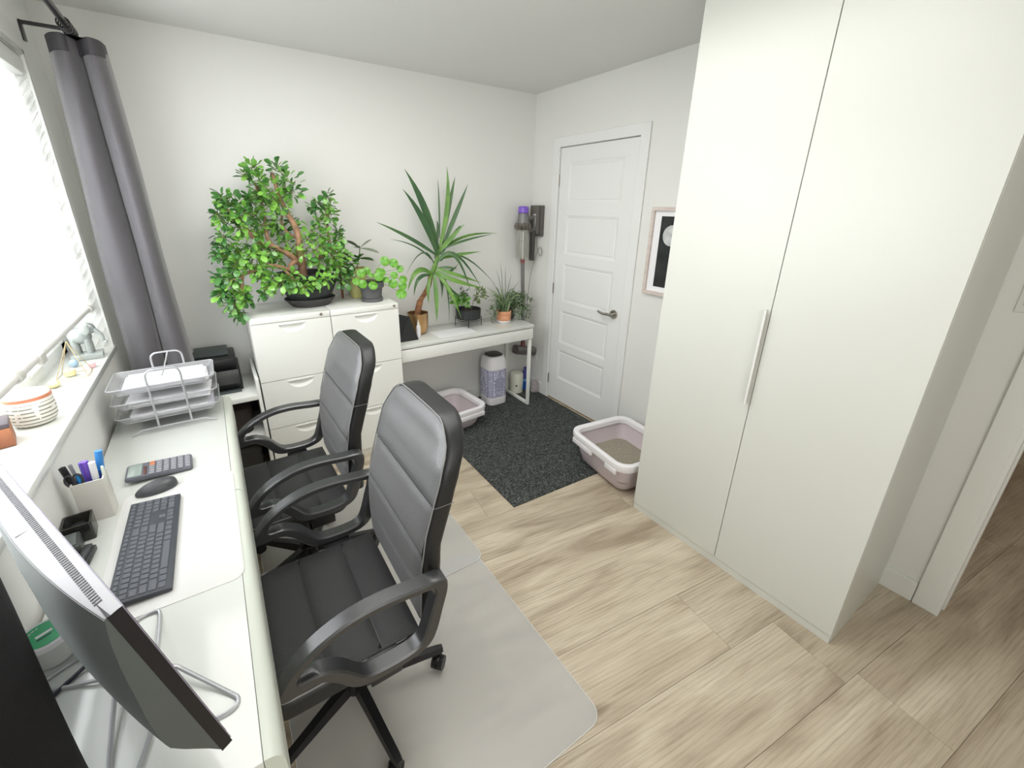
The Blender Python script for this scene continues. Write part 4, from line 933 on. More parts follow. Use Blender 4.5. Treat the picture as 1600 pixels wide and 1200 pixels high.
sub(MB().bb(vx-.036, vx-.028, vy-.054, vy-.046, 1.24, 1.46, .002), 'bin_runner', mat('runner', (206, 204, 200), .3), b_)
m = MB(); m.tube([(vx+.04, vy, 1.555), (vx+.09, vy, 1.572), (vx+.125, vy, 1.578)], .015, 12); m.tube([(vx+.125, vy, 1.59), (vx+.122, vy, 1.50), (vx+.112, vy, 1.43), (vx+.104, vy, 1.25)], [.014, .016, .018, .014], 12); m.tube([(vx+.05, vy, 1.455), (vx+.115, vy, 1.48)], .011, 10)
m.build('handle', vgrey_m, vc)
MB().bb(vx+.085, vx+.118, vy-.02, vy+.02, 1.22, 1.47, .006).build('battery', mat('battery_dark', (70, 68, 64), .4), vc)
MB().cyl((vx+.005, vy, 1.205), (vx+.008, vy, 1.245), .020, 14).build('release_collar', red_m, vc, label='red release collar')
MB().tube([(vx+.008, vy, 1.215), (vx+.030, vy, .62), (vx+.035, vy, .47)], [.0165, .0165, .0165], 16).build('wand', steel_m, vc)
hd = MB(); hd.box((vx+.05, vy-.01, .415), (.25, .08, .085), .025, R=Euler((0, math.radians(14), 0)).to_matrix()); hd = hd.build('cleaner_head', mat('head_smoke', (84, 76, 76), .25, coat=.5), vc)
sub(MB().cyl((vx-.055, vy-.04, .455), (vx+.15, vy-.04, .41), .022, 14), 'brush_bar', mat('brush_grey', (120, 116, 114), .4), hd)
sub(MB().cyl((vx+.035, vy-.005, .45), (vx+.035, vy-.005, .50), .022, 14), 'neck_joint', mat('neck_red', (140, 84, 82), .4), hd)
dkk = thing('vacuum_dock', (XD, 1.72, 1.42), 'grey wall dock on the door wall holding the vacuum', 'dock')
MB().bb(XD-.035, XD-.0005, 1.645, 1.80, 1.42, 1.668, .008).build('dock_plate', mat('dock_grey', (92, 90, 84), .5), dkk)
MB().bb(XD-.062, XD-.035, 1.665, 1.735, 1.44, 1.66, .006).build('dock_spine', mat('dock_grey2', (104, 102, 96), .5), dkk)
MB().bb(XD-.066, XD-.0625, 1.685, 1.715, 1.50, 1.60, .002).build('label_strip', rim_m, dkk, label='white strip')
o = MB().tube(arc([(XD-.03, 1.70, 1.42), (XD-.035, 1.69, 1.33), (XD-.02, 1.66, 1.26), (XD-.012, 1.645, 1.29), (XD-.014, 1.67, 1.33), (XD-.03, 1.70, 1.27), (XD-.05, 1.74, 1.1), (XD-.06, 1.76, .9), (XD-.06, 1.77, .76), (XD-.04, 1.79, .6), (XD-.02, 1.78, .42)], 5), .0022, 6).build('charging_cable', mat('cable_grey', (110, 108, 104), .5)); tag(o, 'thin grey charging cable hanging below the vacuum dock', 'cable')
# ------------------------------------------------------------------ plants
def leafmesh(name, m_, L=1, W=.6, T=.05, curl=.15, nu=5, tip=.6, flat=False):
    """leaf along +x from the origin, width y, normal z"""
    prof = [(.0, .10), (.2, .52), (.45, .88), (.7, 1.0), (.88, .74), (1.0, .12)] if tip < .7 else [(.0, .35), (.12, .8), (.35, 1.0), (.6, .85), (.85, .42), (1.0, .02)]
    mb = MB(); rings = []
    for u, w_ in prof:
        h = w_*W/2*L; t_ = T*L*w_/2+.0006*L; z = -curl*L*u*u
        rings.append([(u*L, -h, z+.25*h), (u*L, 0, z+t_), (u*L, h, z+.25*h), (u*L, 0, z-t_)])
    mb.loft(rings); return mb.mesh(name, m_, True, 60)
def frame(d, up=Vector((0, 0, 1)), roll=0):
    d = V(d).normalized()
    s = up.cross(d)
    if s.length < 1e-4: s = d.orthogonal()
    s.normalize(); n = d.cross(s)
    M = Matrix((d, s, n)).transposed().to_4x4()
    return M @ Matrix.Rotation(roll, 4, 'X')
def put_leaf(me, p, d, s, root, roll=0, name='leaf'):
    o = bpy.data.objects.new(name, me); COL.objects.link(o); o.parent = root
    M = Matrix.Translation(p) @ frame(d, roll=roll) @ Matrix.Scale(s, 4)
    o.matrix_parent_inverse = TOWORLD[root.name]; o.matrix_basis = M; return o
def tmpl(L=1, W=.6, T=.05, curl=.15):
    prof = [(.0, .10), (.25, .62), (.6, 1.0), (.88, .74), (1.0, .12)]; vs = []; n = 0
    for u, w_ in prof:
        h = w_*W/2; t_ = T*w_/2+.001; z = -curl*u*u; vs += [(u, -h, z+.25*h), (u, 0, z+t_), (u, h, z+.25*h), (u, 0, z-t_)]
    fs = []
    for i in range(4):
        for j in range(4): fs.append((i*4+j, i*4+(j+1) % 4, i*4+4+(j+1) % 4, i*4+4+j))
    fs += [(3, 2, 1, 0), (16, 17, 18, 19)]
    return [V(v) for v in vs], fs
TV, TF = tmpl(W=.62, T=.09, curl=.18)
def add_leaf(mb, p, d, s, roll=0, tv=None, tf=None):
    M = Matrix.Translation(p) @ frame(d, roll=roll) @ Matrix.Scale(s, 4); mb.add([M @ v for v in (tv or TV)], tf or TF)

# --- big jade plant on the left cabinet
jx, jy, jz = -1.335, 1.60, 1.053
jd = thing('jade_plant', (jx, jy, jz), 'big bushy jade plant in a black bowl on the left cabinet', 'plant')
def oval(z, rx, ry, n=36): return [(jx+rx*math.cos(2*PI*i/n), jy+ry*math.sin(2*PI*i/n), z) for i in range(n)]
MB().loft([oval(jz, .105, .085), oval(jz+.004, .112, .09), oval(jz+.045, .150, .118), oval(jz+.05, .150, .118), oval(jz+.046, .144, .112), oval(jz+.010, .108, .086)]).build('saucer', pot_dark, jd)
MB().loft([oval(jz+.011, .10, .08), oval(jz+.05, .125, .10), oval(jz+.15, .172, .135), oval(jz+.20, .184, .146), oval(jz+.205, .184, .146), oval(jz+.20, .176, .138), oval(jz+.17, .17, .13)]).build('bowl', pot_black, jd)
MB().loft([oval(jz+.172, .168, .128), oval(jz+.182, .12, .09)]).build('potting_soil', soil_m, jd)
BR = [  # branch polylines: world points (x, y, z), start radius, end radius
 ([(-1.359, 1.6, 1.232), (-1.355, 1.6, 1.31), (-1.36, 1.59, 1.395), (-1.356, 1.58, 1.462), (-1.37, 1.58, 1.535), (-1.402, 1.59, 1.613), (-1.425, 1.6, 1.699), (-1.442, 1.61, 1.817)], .026, .009),
 ([(-1.357, 1.6, 1.298), (-1.424, 1.56, 1.37), (-1.5, 1.55, 1.418), (-1.571, 1.55, 1.445), (-1.615, 1.54, 1.506), (-1.648, 1.53, 1.573), (-1.703, 1.52, 1.629)], .019, .006),
 ([(-1.5, 1.55, 1.418), (-1.522, 1.58, 1.467), (-1.517, 1.62, 1.56), (-1.515, 1.64, 1.639), (-1.534, 1.64, 1.764)], .012, .006),
 ([(-1.36, 1.58, 1.462), (-1.399, 1.62, 1.483), (-1.429, 1.64, 1.548), (-1.395, 1.66, 1.641)], .010, .005),
 ([(-1.334, 1.6, 1.309), (-1.251, 1.58, 1.345), (-1.188, 1.58, 1.396), (-1.183, 1.6, 1.502), (-1.175, 1.6, 1.633)], .013, .006),
 ([(-1.188, 1.58, 1.396), (-1.138, 1.57, 1.356), (-1.1, 1.56, 1.288)], .008, .005),
 ([(-1.391, 1.56, 1.255), (-1.483, 1.5, 1.307), (-1.556, 1.47, 1.325), (-1.634, 1.46, 1.3), (-1.683, 1.45, 1.284), (-1.7, 1.45, 1.222), (-1.719, 1.45, 1.146), (-1.742, 1.45, 1.083)], .013, .006),
 ([(-1.571, 1.55, 1.445), (-1.621, 1.52, 1.404), (-1.701, 1.5, 1.375), (-1.758, 1.49, 1.359)], .009, .005),
 ([(-1.483, 1.5, 1.307), (-1.446, 1.45, 1.259), (-1.403, 1.44, 1.213), (-1.343, 1.44, 1.192)], .008, .005),
 ([(-1.683, 1.45, 1.284), (-1.729, 1.45, 1.266), (-1.772, 1.45, 1.256)], .006, .004),
 ([(-1.355, 1.6, 1.337), (-1.419, 1.55, 1.319), (-1.449, 1.53, 1.278)], .016, .010),
]
for P, r0, r1 in BR:
    Q = arc([V(p) for p in P], 4); n = len(Q)
    MB().tube(Q, [r0+(r1-r0)*i/(n-1) for i in range(n)], 8).build('branch', trunk_m, jd, ang=60)
CL = [  # foliage clusters: centre, radius, tint (0 mid, 1 dark, 2 light)
 ((-1.536, 1.62, 1.839),13,0),((-1.575, 1.62, 1.804),8,1),((-1.512, 1.62, 1.771),15,0),((-1.414, 1.62, 1.845),12,1),((-1.38, 1.6, 1.779),20,0),((-1.362, 1.58, 1.718),16,1),((-1.459, 1.6, 1.715),18,2),((-1.514, 1.62, 1.697),16,0),((-1.43, 1.56, 1.655),18,2),
 ((-1.489, 1.58, 1.64),15,0),((-1.714, 1.52, 1.682),9,1),((-1.692, 1.52, 1.645),14,1),((-1.64, 1.53, 1.652),16,1),((-1.664, 1.52, 1.587),16,0),((-1.58, 1.56, 1.672),12,1),((-1.749, 1.52, 1.596),9,1),((-1.721, 1.52, 1.564),12,0),((-1.62, 1.5, 1.607),14,1),
 ((-1.738, 1.5, 1.484),12,1),((-1.744, 1.5, 1.434),11,1),((-1.657, 1.52, 1.521),10,2),((-1.542, 1.6, 1.536),14,0),((-1.464, 1.62, 1.559),13,0),((-1.579, 1.56, 1.49),10,2),
 ((-1.781, 1.48, 1.395),9,1),((-1.749, 1.48, 1.38),11,1),((-1.692, 1.48, 1.401),14,0),((-1.644, 1.48, 1.432),16,0),((-1.612, 1.46, 1.375),18,2),((-1.558, 1.5, 1.417),14,0),((-1.679, 1.46, 1.344),14,0),((-1.718, 1.46, 1.326),12,1),((-1.605, 1.44, 1.314),16,0),((-1.489, 1.56, 1.395),12,0),
 ((-1.798, 1.45, 1.271),9,1),((-1.773, 1.45, 1.249),12,1),((-1.729, 1.45, 1.266),10,0),((-1.804, 1.44, 1.191),10,1),((-1.768, 1.44, 1.181),13,1),((-1.728, 1.44, 1.17),13,0),((-1.694, 1.44, 1.188),9,2),((-1.754, 1.43, 1.125),13,0),((-1.739, 1.43, 1.072),10,1),((-1.695, 1.43, 1.147),9,1),
 ((-1.585, 1.44, 1.285),13,2),((-1.552, 1.43, 1.255),14,2),((-1.504, 1.42, 1.239),14,2),((-1.452, 1.42, 1.249),14,0),((-1.435, 1.42, 1.204),11,0),((-1.385, 1.42, 1.195),10,2),((-1.604, 1.44, 1.165),7,1),((-1.571, 1.43, 1.214),9,0),((-1.321, 1.42, 1.224),11,2),((-1.267, 1.43, 1.233),9,2),
 ((-1.219, 1.6, 1.658),9,1),((-1.162, 1.6, 1.702),8,1),((-1.158, 1.6, 1.644),12,0),((-1.173, 1.58, 1.585),12,0),((-1.225, 1.58, 1.559),10,0),((-1.255, 1.6, 1.632),7,1),((-1.279, 1.58, 1.505),12,2),((-1.239, 1.56, 1.475),14,0),((-1.315, 1.56, 1.451),11,2),((-1.283, 1.54, 1.396),16,2),
 ((-1.21, 1.56, 1.41),13,0),((-1.141, 1.58, 1.441),12,0),((-1.115, 1.6, 1.493),8,1),((-1.184, 1.54, 1.353),15,0),((-1.117, 1.56, 1.356),12,0),((-1.095, 1.56, 1.299),12,1),((-1.153, 1.54, 1.281),13,0),((-1.093, 1.56, 1.243),9,1),((-1.14, 1.54, 1.192),10,1),((-1.205, 1.52, 1.279),12,0),((-1.338, 1.52, 1.381),10,2),
 ((-1.429, 1.6, 1.441),10,0),((-1.408, 1.58, 1.39),9,2),((-1.489, 1.52, 1.341),8,0),((-1.356, 1.64, 1.522),8,1),((-1.48, 1.66, 1.511),12,0),((-1.436, 1.66, 1.481),10,1),((-1.535, 1.55, 1.362),10,1),((-1.372, 1.66, 1.558),8,0),((-1.555, 1.66, 1.583),12,0),((-1.272, 1.5, 1.316),9,0),((-1.323, 1.5, 1.334),8,1),
]
rj = random.Random(11); part_leaf = [leafmesh('leaf', leaf_ms[i], 1, .60, .09, .22) for i in range(3)]
stuff = [MB(), MB(), MB()]; sprig = MB(); nleaf = 0; PXM = .0046
jc = V(-1.36, 1.60, 1.42)
for c, r, tint in CL:
    c = V(c); R_ = r*PXM*1.0; cnt = max(9, int(r*1.8*(.62 if (abs(c.x+1.37) < .13 and c.z > 1.25 and c.z < 1.60) else 1)))
    gold = PI*(3-math.sqrt(5))
    for i in range(cnt):
        zz_ = 1-2*(i+.5)/cnt; a = gold*i+rj.random(); d = V(math.sqrt(1-zz_*zz_)*math.cos(a), math.sqrt(1-zz_*zz_)*math.sin(a), zz_)
        rad = R_*rj.uniform(.35, 1.0); p = c+d*rad*V(1, .9, 1).length/1.73
        if p.y > 1.775: p.y = 1.775-rj.random()*.03
        dd = (d+V(0, 0, rj.uniform(-.6, .5))+(p-jc).normalized()*.3).normalized()
        s = rj.uniform(.033, .049)*(1.15 if rj.random() < .2 else 1)
        q = p-dd*s*.4
        k = tint if rj.random() < .68 else rj.choice((0, 1, 2))
        if p.y+dd.y*s > 1.80: dd.y = -abs(dd.y)
        if d.y < .1 and nleaf < 285 and rj.random() < .36: put_leaf(part_leaf[k], q, dd, s*1.05, jd, rj.uniform(-.8, .8)); nleaf += 1
        else: add_leaf(stuff[k], q, dd, s, rj.uniform(-.9, .9))
    for i in range(4):
        d = V(rj.uniform(-1, 1), rj.uniform(-1, 1), rj.uniform(-1, 1)).normalized(); sprig.tube([c-d*R_*.2, c+d*R_*.75], .0022, 5)
for k in range(3): stuff[k].build('foliage', leaf_ms[k], jd, ang=60, kind='stuff')
sprig.build('twigs', mat('green_twig', (120, 128, 72), .6), jd, kind='stuff')

# --- grey pot with round-leaved plant
px_, py_ = -.965, 1.535
pl = thing('round_leaf_plant', (px_, py_, 1.052), 'grey plastic pot of bright round coin-shaped leaves on the right cabinet', 'plant')
MB().lathe([(.066, .0008), (.070, .004), (.071, .020), (.066, .022)], (px_, py_, 1.052), 30).build('saucer', pot_grey, pl)
MB().lathe([(.058, .012), (.062, .02), (.070, .085), (.0705, .09), (.082, .092), (.084, .128), (.080, .130), (.074, .126), (.072, .10)], (px_, py_, 1.052), 30).build('pot', pot_grey, pl)
MB().lathe([(.073, .112), (.03, .118)], (px_, py_, 1.052), 20).build('potting_soil', soil_m, pl)
coin = MB().lathe([(.15, .10), (.3, .035), (.42, .0), (.5, -.03), (.49, -.06), (.4, -.03), (.12, .06)], (0, 0, 0), 16).mesh('leaf', pilea_m, True, 60)
PL = [((-0.873, 1.5, 1.31),.062),((-0.817, 1.49, 1.295),.060),((-0.776, 1.49, 1.255),.05),((-0.909, 1.47, 1.246),.055),((-0.935, 1.45, 1.221),.060),((-0.826, 1.47, 1.219),.050),((-0.842, 1.46, 1.167),.062),((-0.887, 1.46, 1.196),.045),((-0.762, 1.48, 1.187),.055),((-0.777, 1.46, 1.149),.060),((-0.793, 1.45, 1.096),.072),((-0.98, 1.44, 1.169),.058),((-1.042, 1.45, 1.181),.055),((-1.077, 1.46, 1.199),.050),((-1.039, 1.48, 1.245),.055),((-0.995, 1.5, 1.256),.048),((-0.978, 1.47, 1.23),.034),((-0.91, 1.52, 1.243),.045)]
base_ = V(px_, py_, 1.175); rq = random.Random(4)
for c, s in PL:
    c = V(c); d = V(rq.uniform(-.25, .25)-.25, -.85, rq.uniform(.15, .7)).normalized()
    o = bpy.data.objects.new('leaf', coin); COL.objects.link(o); o.parent = pl; o.matrix_parent_inverse = TOWORLD[pl.name]
    o.matrix_basis = Matrix.Translation(c) @ d.to_track_quat('Z', 'Y').to_matrix().to_4x4() @ Matrix.Scale(s, 4)
    mid = base_.lerp(c, .55)+V(0, .01, .02)
    MB().tube(arc([base_, mid, c-d*.002], 4), .0016, 5).build('stem', mat('pilea_stem', (150, 160, 90), .5), pl)

# --- pale broad-leaved plant behind in a yellow-green pot, with wooden stake
sg = thing('sage_leaf_plant', (-1.01, 1.69, 1.052), 'yellowish pot with grey-green broad leaves behind the grey pot', 'plant')
MB().lathe([(.05, .001), (.056, .01), (.064, .16), (.070, .165), (.070, .20), (.064, .20), (.060, .17)], (-1.005, 1.70, 1.052), 26).build('pot', mat('lime_cream_pot', (206, 202, 140), .45, vary=(8, (176, 176, 96))), sg)
MB().lathe([(.062, .185), (.02, .19)], (-1.005, 1.70, 1.052), 18).build('potting_soil', soil_m, sg)
MB().tube(arc([(-1.005, 1.70, 1.24), (-0.983, 1.69, 1.321), (-0.975, 1.68, 1.38)], 4), .004, 6).build('stem', sage_m, sg)
sgl = leafmesh('leaf', sage_m, 1, .42, .05, .12); sgd = leafmesh('leaf', leaf_ms[1], 1, .6, .05, .1)
o0 = V((-0.975, 1.68, 1.38))
for tip in ((-1.065, 1.66, 1.445), (-0.9, 1.67, 1.444), (-0.849, 1.66, 1.36), (-1.033, 1.6, 1.409)):
    d = V(tip)-o0; put_leaf(sgl, o0, d, d.length, sg, rq.uniform(-.3, .3))
o0 = V((-0.991, 1.68, 1.314))
for tip in ((-1.048, 1.64, 1.349), (-0.973, 1.64, 1.35), (-1.029, 1.62, 1.305), (-1.059, 1.66, 1.315), (-0.902, 1.66, 1.307)):
    d = V(tip)-o0; put_leaf(sgd, o0, d, d.length*1.1, sg, rq.uniform(-.6, .6))
o = MB().tube([(-1.115, 1.70, 1.054), (-1.112, 1.70, 1.26)], [.008, .011], 8).build('wooden_peg', mat('dark_wood_peg', (124, 84, 58), .6)); tag(o, 'upright brown wooden peg standing on the cabinet left of the grey pot', 'peg')

# --- yucca in the brass pot
gx, gy = -.60, 1.655
yc = thing('yucca_plant', (gx, gy, .74), 'tall yucca with long pointed leaves in a brass pot', 'plant')
MB().lathe([(.030, .001), (.050, .006), (.066, .028), (.073, .06), (.076, .10), (.077, .162), (.0745, .162), (.073, .10), (.071, .06)], (gx, gy, .74), 36).build('pot', gold_m, yc)
MB().lathe([(.073, .125), (.02, .13)], (gx, gy, .74), 20).build('potting_soil', soil_m, yc)
sp_ = [(gx-.01, gy, .86), (-0.58, 1.65, 0.979), (-0.542, 1.65, 1.033), (-0.507, 1.64, 1.098), (-0.488, 1.64, 1.172)]
MB().tube(arc([V(p) for p in sp_], 4), [.023]*5+[.0175]*12, 12).build('trunk', ystem_m, yc, ang=60)
cr = [(-0.489, 1.64, 1.163), (-0.454, 1.63, 1.241), (-0.43, 1.63, 1.308), (-0.406, 1.63, 1.398)]
MB().tube(arc([V(p) for p in cr], 4), [.017, .018, .018, .018, .017, .016, .015, .014, .012, .012, .010, .009, .006], 10).build('crown', yucca2_m, yc, ang=60)
YL = [  # root, middle, tip, width, light
 ((-0.424, 1.63, 1.331),(-0.532, 1.6, 1.638),(-0.667, 1.58, 1.875),.050,0),((-0.435, 1.62, 1.319),(-0.55, 1.6, 1.567),(-0.692, 1.57, 1.755),.042,0),((-0.411, 1.62, 1.39),(-0.346, 1.62, 1.661),(-0.342, 1.62, 1.911),.034,1),
 ((-0.396, 1.63, 1.398),(-0.32, 1.64, 1.661),(-0.258, 1.66, 1.851),.030,0),((-0.392, 1.62, 1.376),(-0.291, 1.6, 1.597),(-0.199, 1.58, 1.8),.032,0),((-0.396, 1.66, 1.432),(-0.372, 1.7, 1.661),(-0.366, 1.72, 1.841),.012,0),
 ((-0.413, 1.62, 1.345),(-0.343, 1.58, 1.436),(-0.247, 1.55, 1.533),.034,1),((-0.393, 1.64, 1.342),(-0.177, 1.66, 1.44),(0.112, 1.66, 1.453),.020,1),((-0.402, 1.6, 1.355),(-0.243, 1.57, 1.415),(0.001, 1.56, 1.456),.018,0),
 ((-0.445, 1.6, 1.312),(-0.676, 1.54, 1.447),(-0.9, 1.52, 1.552),.026,0),((-0.439, 1.66, 1.25),(-0.575, 1.68, 1.373),(-0.757, 1.7, 1.43),.011,0),((-0.454, 1.64, 1.24),(-0.537, 1.66, 1.333),(-0.673, 1.66, 1.183),.010,0),
 ((-0.435, 1.6, 1.293),(-0.309, 1.55, 1.319),(-0.126, 1.52, 1.337),.026,1),((-0.456, 1.58, 1.269),(-0.335, 1.53, 1.323),(-0.139, 1.5, 1.069),.022,0),((-0.407, 1.64, 1.269),(-0.196, 1.66, 1.285),(0.092, 1.66, 1.049),.014,0),
 ((-0.466, 1.58, 1.261),(-0.351, 1.52, 1.315),(-0.24, 1.48, 1.042),.024,0),((-0.468, 1.58, 1.225),(-0.329, 1.52, 1.177),(-0.138, 1.5, 1.108),.026,1),((-0.469, 1.58, 1.206),(-0.366, 1.5, 1.145),(-0.134, 1.48, 1.071),.034,1),
 ((-0.48, 1.58, 1.189),(-0.425, 1.49, 1.096),(-0.341, 1.45, 0.865),.028,1),((-0.49, 1.58, 1.18),(-0.505, 1.52, 1.028),(-0.521, 1.5, 0.858),.034,1),((-0.51, 1.58, 1.182),(-0.557, 1.54, 1.099),(-0.562, 1.53, 0.99),.026,1),
 ((-0.491, 1.6, 1.187),(-0.409, 1.56, 1.13),(-0.408, 1.52, 0.824),.016,0),((-0.51, 1.58, 1.191),(-0.637, 1.53, 1.224),(-0.72, 1.52, 1.095),.036,1),((-0.515, 1.58, 1.182),(-0.635, 1.52, 1.172),(-0.675, 1.52, 1.055),.026,0),((-0.45, 1.62, 1.195),(-0.421, 1.6, 1.125),(-0.435, 1.58, 1.006),.024,0),
 ((-0.41, 1.66, 1.211),(-0.305, 1.7, 1.18),(-0.216, 1.72, 1.231),.020,0),((-0.428, 1.68, 1.285),(-0.38, 1.72, 1.482),(-0.378, 1.74, 1.549),.020,0),((-0.414, 1.62, 1.318),(-0.305, 1.6, 1.46),(-0.262, 1.58, 1.523),.030,0),((-0.459, 1.6, 1.222),(-0.385, 1.56, 1.231),(-0.317, 1.55, 1.214),.020,0),((-0.449, 1.6, 1.193),(-0.369, 1.56, 1.07),(-0.24, 1.56, 0.98),.020,0)]
for a, b, c, wd_, lt_ in YL:
    a, b, c = V(a), V(b), V(c); b2 = b*2-(a+c)/2; N = 9; rings = []
    ref = V(-.35, -1, .35)
    for i in range(N+1):
        t = i/N; p = a*(1-t)**2+b2*2*t*(1-t)+c*t*t; tg = ((b2-a)*(1-t)+(c-b2)*t).normalized()
        s = tg.cross(ref).normalized(); nn = s.cross(tg).normalized(); w_ = wd_/2*(.55+.45*min(1, t/.3))*(1 if t < .45 else max(.03, 1-((t-.45)/.55)**1.6))
        rings.append([p-s*w_+nn*w_*.22, p+nn*.0004, p+s*w_+nn*w_*.22, p-nn*(.0018+w_*.06)])
    MB().loft(rings).build('leaf', yucca2_m if lt_ else yucca_m, yc, ang=60)

# --- black bowl on a wire stand
bx2, by2 = -.165, 1.66
bp = thing('bowl_planter', (bx2, by2, .74), 'black bowl of mixed succulents on a thin black wire stand', 'plant')
zb2 = .74
MB().lathe([(.085, .062), (.098, .064), (.101, .135), (.101, .142), (.097, .142), (.094, .11)], (bx2, by2, zb2), 36).build('bowl', mat('matte_black_bowl', (44, 48, 50), .55), bp)
MB().lathe([(.096, .118), (.03, .123)], (bx2, by2, zb2), 22).build('potting_soil', soil_m, bp)
st_ = MB().tube([(bx2+.1035*math.cos(2*PI*i/32), by2+.1035*math.sin(2*PI*i/32), zb2+.058) for i in range(32)], .0026, 6, closed=True).build('stand_ring', black_m, bp)
for k in range(4):
    a = math.radians(-118+90*k); MB().tube([(bx2+.105*math.cos(a), by2+.105*math.sin(a), zb2+.0005), (bx2+.105*math.cos(a), by2+.105*math.sin(a), zb2+.082)], .0028, 6).build('stand_leg', black_m, bp)
rb = random.Random(9)
lf = leafmesh('leaf', leaf_ms[0], 1, .8, .08, .1); lfd = leafmesh('leaf', mat('grey_leaf', (104, 120, 110), .5), 1, .55, .05, .1); lfo = leafmesh('leaf', mat('olive_leaf', (120, 142, 84), .5), 1, .5, .05, .1)
def tuft(root, me, c, R_, n, s0, s1, name='leaf', up=.3):
    c = V(c)
    for i in range(n):
        d = V(rb.uniform(-1, 1), rb.uniform(-1, .6), rb.uniform(-.5, 1)+up).normalized(); p = c+V(rb.uniform(-1, 1), rb.uniform(-1, 1), rb.uniform(-1, 1))*R_*.6
        put_leaf(me, p, d, rb.uniform(s0, s1), root, rb.uniform(-1, 1), name)
tuft(bp, lf, (-0.297, 1.62, 0.965), .06, 30, .030, .046); tuft(bp, lf, (-0.225, 1.62, 0.947), .06, 28, .030, .044); tuft(bp, lf, (-0.334, 1.6, 1.002), .03, 8, .026, .036); tuft(bp, lf, (-0.319, 1.57, 0.917), .015, 4, .03, .036)
tuft(bp, lfd, (-0.208, 1.68, 1.006), .06, 34, .020, .034); tuft(bp, lfd, (-0.162, 1.68, 0.96), .04, 14, .018, .028)
tuft(bp, lfo, (-0.067, 1.64, 0.999), .06, 54, .020, .032); tuft(bp, lfo, (-0.097, 1.63, 0.942), .05, 34, .020, .030); tuft(bp, lfo, (-0.031, 1.64, 0.975), .045, 22, .018, .030)
MB().tube(arc([(bx2+.02, by2, zb2+.11), (-0.115, 1.64, 0.968), (-0.067, 1.64, 1.015)], 4), .0025, 5).build('stem', mat('grey_stem', (104, 96, 84), .6), bp)
MB().tube(arc([(bx2-.02, by2, zb2+.11), (-0.208, 1.66, 0.973), (-0.201, 1.67, 1.037)], 4), .0022, 5).build('stem', mat('grey_stem', (104, 96, 84), .6), bp)

# --- terracotta pot of grassy leaves
tx_, ty_ = .150, 1.615
tp_ = thing('grassy_plant', (tx_, ty_, .74), 'terracotta coloured pot with a white foot and thin grassy leaves', 'plant')
MB().lathe([(.050, .0008), (.056, .003), (.058, .016), (.0575, .017)], (tx_, ty_, .74), 30).build('white_foot', rim_m, tp_)
MB().lathe([(.0578, .0175), (.0605, .05), (.061, .094), (.061, .098), (.057, .098), (.056, .06)], (tx_, ty_, .74), 32).build('pot', terra_m, tp_)
MB().lathe([(.056, .086), (.02, .09)], (tx_, ty_, .74), 18).build('potting_soil', soil_m, tp_)
def blade(mb, a, b, c, w_, N=6, flatn=V(-.3, -1, .3)):
    a, b, c = V(a), V(b), V(c); rings = []
    for i in range(N+1):
        t = i/N; p = a*(1-t)**2+b*2*t*(1-t)+c*t*t; tg = ((b-a)*(1-t)+(c-b)*t).normalized(); s = tg.cross(flatn).normalized(); nn = s.cross(tg)
        ww = w_*(1 if t < .5 else max(.08, 1-((t-.5)/.5)**1.5)); rings.append([p-s*ww, p+nn*ww*.4, p+s*ww, p-nn*ww*.2])
    mb.loft(rings)
m = MB(); m2 = MB()
for i in range(64):
    a = rb.uniform(0, 2*PI); r_ = rb.uniform(0, .035); root = V(tx_+r_*math.cos(a), ty_+r_*math.sin(a), .83); L_ = rb.uniform(.10, .22); sp = rb.uniform(.01, .10)
    b = root+V(math.cos(a)*sp*.4, math.sin(a)*sp*.4, L_*1.0); c = root+V(math.cos(a)*sp*1.6, math.sin(a)*sp*1.2, L_*rb.uniform(.35, 1.05))
    if c.y > 1.79: c.y = 1.79
    blade(m if i % 2 else m2, root, b, c, rb.uniform(.0025, .0045))
for tipx in ((0.058, 1.6, 1.188), (0.113, 1.62, 1.243), (0.228, 1.62, 1.133), (0.15, 1.6, 1.208), (-0.043, 1.6, 1.055), (-0.031, 1.6, 0.94), (0.309, 1.62, 1.064), (0.004, 1.58, 1.094)):
    blade(m2, (tx_+rb.uniform(-.02, .02), ty_, .84), V(tipx)*.6+V(tx_, ty_, 1.0)*.4, tipx, .0022)
m.build('grassy_leaves', spider_m, tp_, ang=60, kind='stuff'); m2.build('grassy_leaves', mat('grass_dark', (84, 104, 74), .5), tp_, ang=60, kind='stuff')
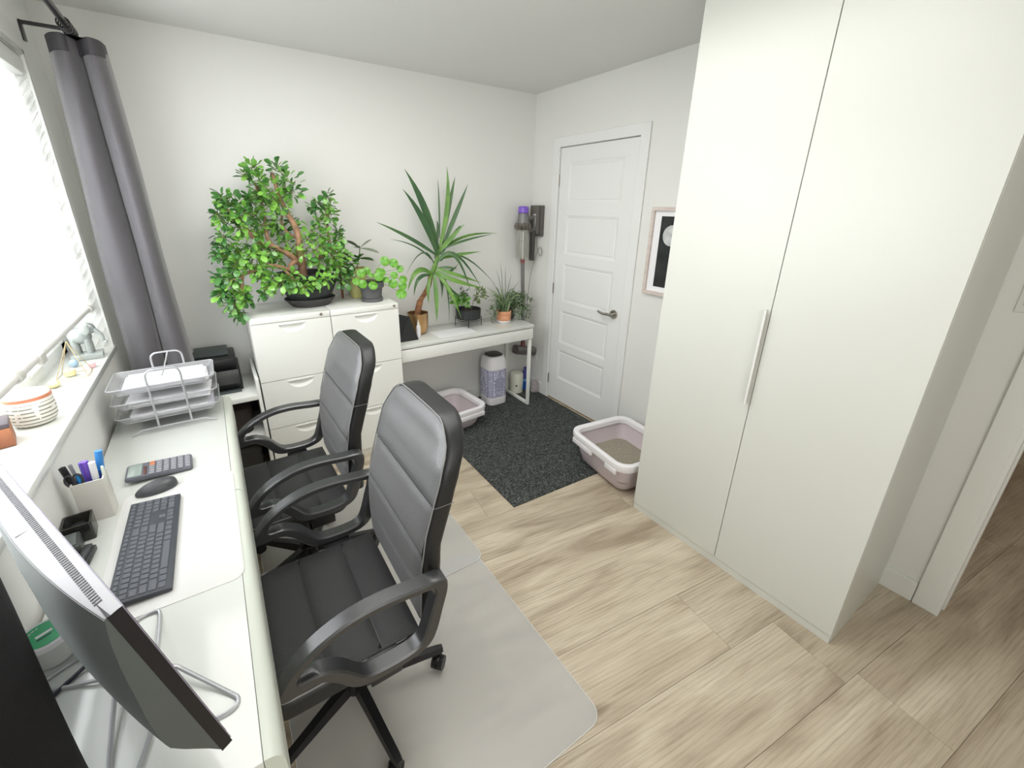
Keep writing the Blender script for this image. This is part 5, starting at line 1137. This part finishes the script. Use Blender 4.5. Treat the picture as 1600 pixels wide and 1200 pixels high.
# trailing plant right behind it in a dark pot
dx_, dy_ = .245, 1.715
tr_ = thing('trailing_plant', (dx_, dy_, .74), 'dark pot of trailing grey-green stems behind the terracotta pot', 'plant')
MB().loft([rrect(dx_, dy_, .10, .11, .03, .7408, 5), rrect(dx_, dy_, .118, .128, .034, .76, 5), rrect(dx_, dy_, .122, .132, .036, .84, 5), rrect(dx_, dy_, .108, .118, .03, .84, 5), rrect(dx_, dy_, .10, .11, .03, .80, 5)]).build('pot', mat('dark_square_pot', (70, 72, 70), .45), tr_)
MB().loft([rrect(dx_, dy_, .10, .11, .03, .825, 5), rrect(dx_, dy_, .08, .09, .03, .832, 5)]).build('potting_soil', soil_m, tr_)
m = MB(); m3 = MB()
ends = [(-0.044, 1.56, 0.855), (-0.007, 1.56, 0.787), (0.024, 1.57, 0.824), (0.256, 1.6, 0.8), (0.305, 1.6, 0.76), (0.373, 1.62, 0.793), (0.428, 1.64, 0.828), (0.355, 1.62, 0.896), (0.402, 1.62, 0.749), (0.26, 1.58, 0.859), (0.469, 1.66, 0.877), (0.192, 1.56, 0.924), (0.323, 1.6, 0.825), (0.411, 1.66, 0.928), (0.273, 1.62, 0.948), (0.437, 1.63, 0.76)]
tv2, tf2 = tmpl(W=.45, T=.1, curl=.1)
for e in ends:
    e = V(e); a = V(dx_+rb.uniform(-.03, .02), dy_-.02, .84); top_ = a.lerp(e, .45)+V(0, 0, .13-.0*e.z)
    pts = [a*(1-t)**2+top_*2*t*(1-t)+e*t*t for t in [i/14 for i in range(15)]]
    m3.tube(pts, .0018, 5)
    for i in range(2, 15):
        for q in range(4):
            d = V(rb.uniform(-1, 1), rb.uniform(-1, .4), rb.uniform(-.8, .8)).normalized(); add_leaf(m, pts[i]+d*.008, d, rb.uniform(.018, .034), rb.uniform(-1, 1), tv2, tf2)
m.build('small_leaves', mat('trailing_leaf', (124, 146, 112), .5, vary=(30, (84, 112, 70))), tr_, ang=60, kind='stuff'); m3.build('stems', mat('trail_stem', (108, 84, 64), .6), tr_, kind='stuff')
# bottle and tablet beside the yucca
wbt = thing('white_bottle', (-.635, 1.575, .74), 'small white bottle with a nozzle in front of the brass pot', 'bottle')
MB().lathe([(.013, .0008), (.0155, .003), (.0158, .075), (.010, .090), (.008, .094)], (-.635, 1.572, .74), 20).build('bottle_body', rim_m, wbt)
MB().lathe([(.0085, .0945), (.008, .108), (.004, .112), (.003, .13)], (-.635, 1.572, .74), 16).build('nozzle', mat('pale_nozzle', (226, 226, 224), .4), wbt)
m = MB(); m.loft([[(-.822, 1.50, .742), (-.668, 1.50, .742), (-.668, 1.53, .742), (-.822, 1.53, .742)], [(-.822, 1.575, .94), (-.70, 1.575, .90), (-.70, 1.58, .90), (-.822, 1.58, .94)]])
o = m.build('leaning_folder', mat('folder_black', (24, 26, 26), .4), smooth=False); tag(o, 'black folder leaning between the cabinet and the brass pot', 'folder')
sub(MB().tube([(-.668, 1.4995, .7435), (-.70, 1.5745, .9005)], .0012, 5), 'folder_edge', dark_m, o)
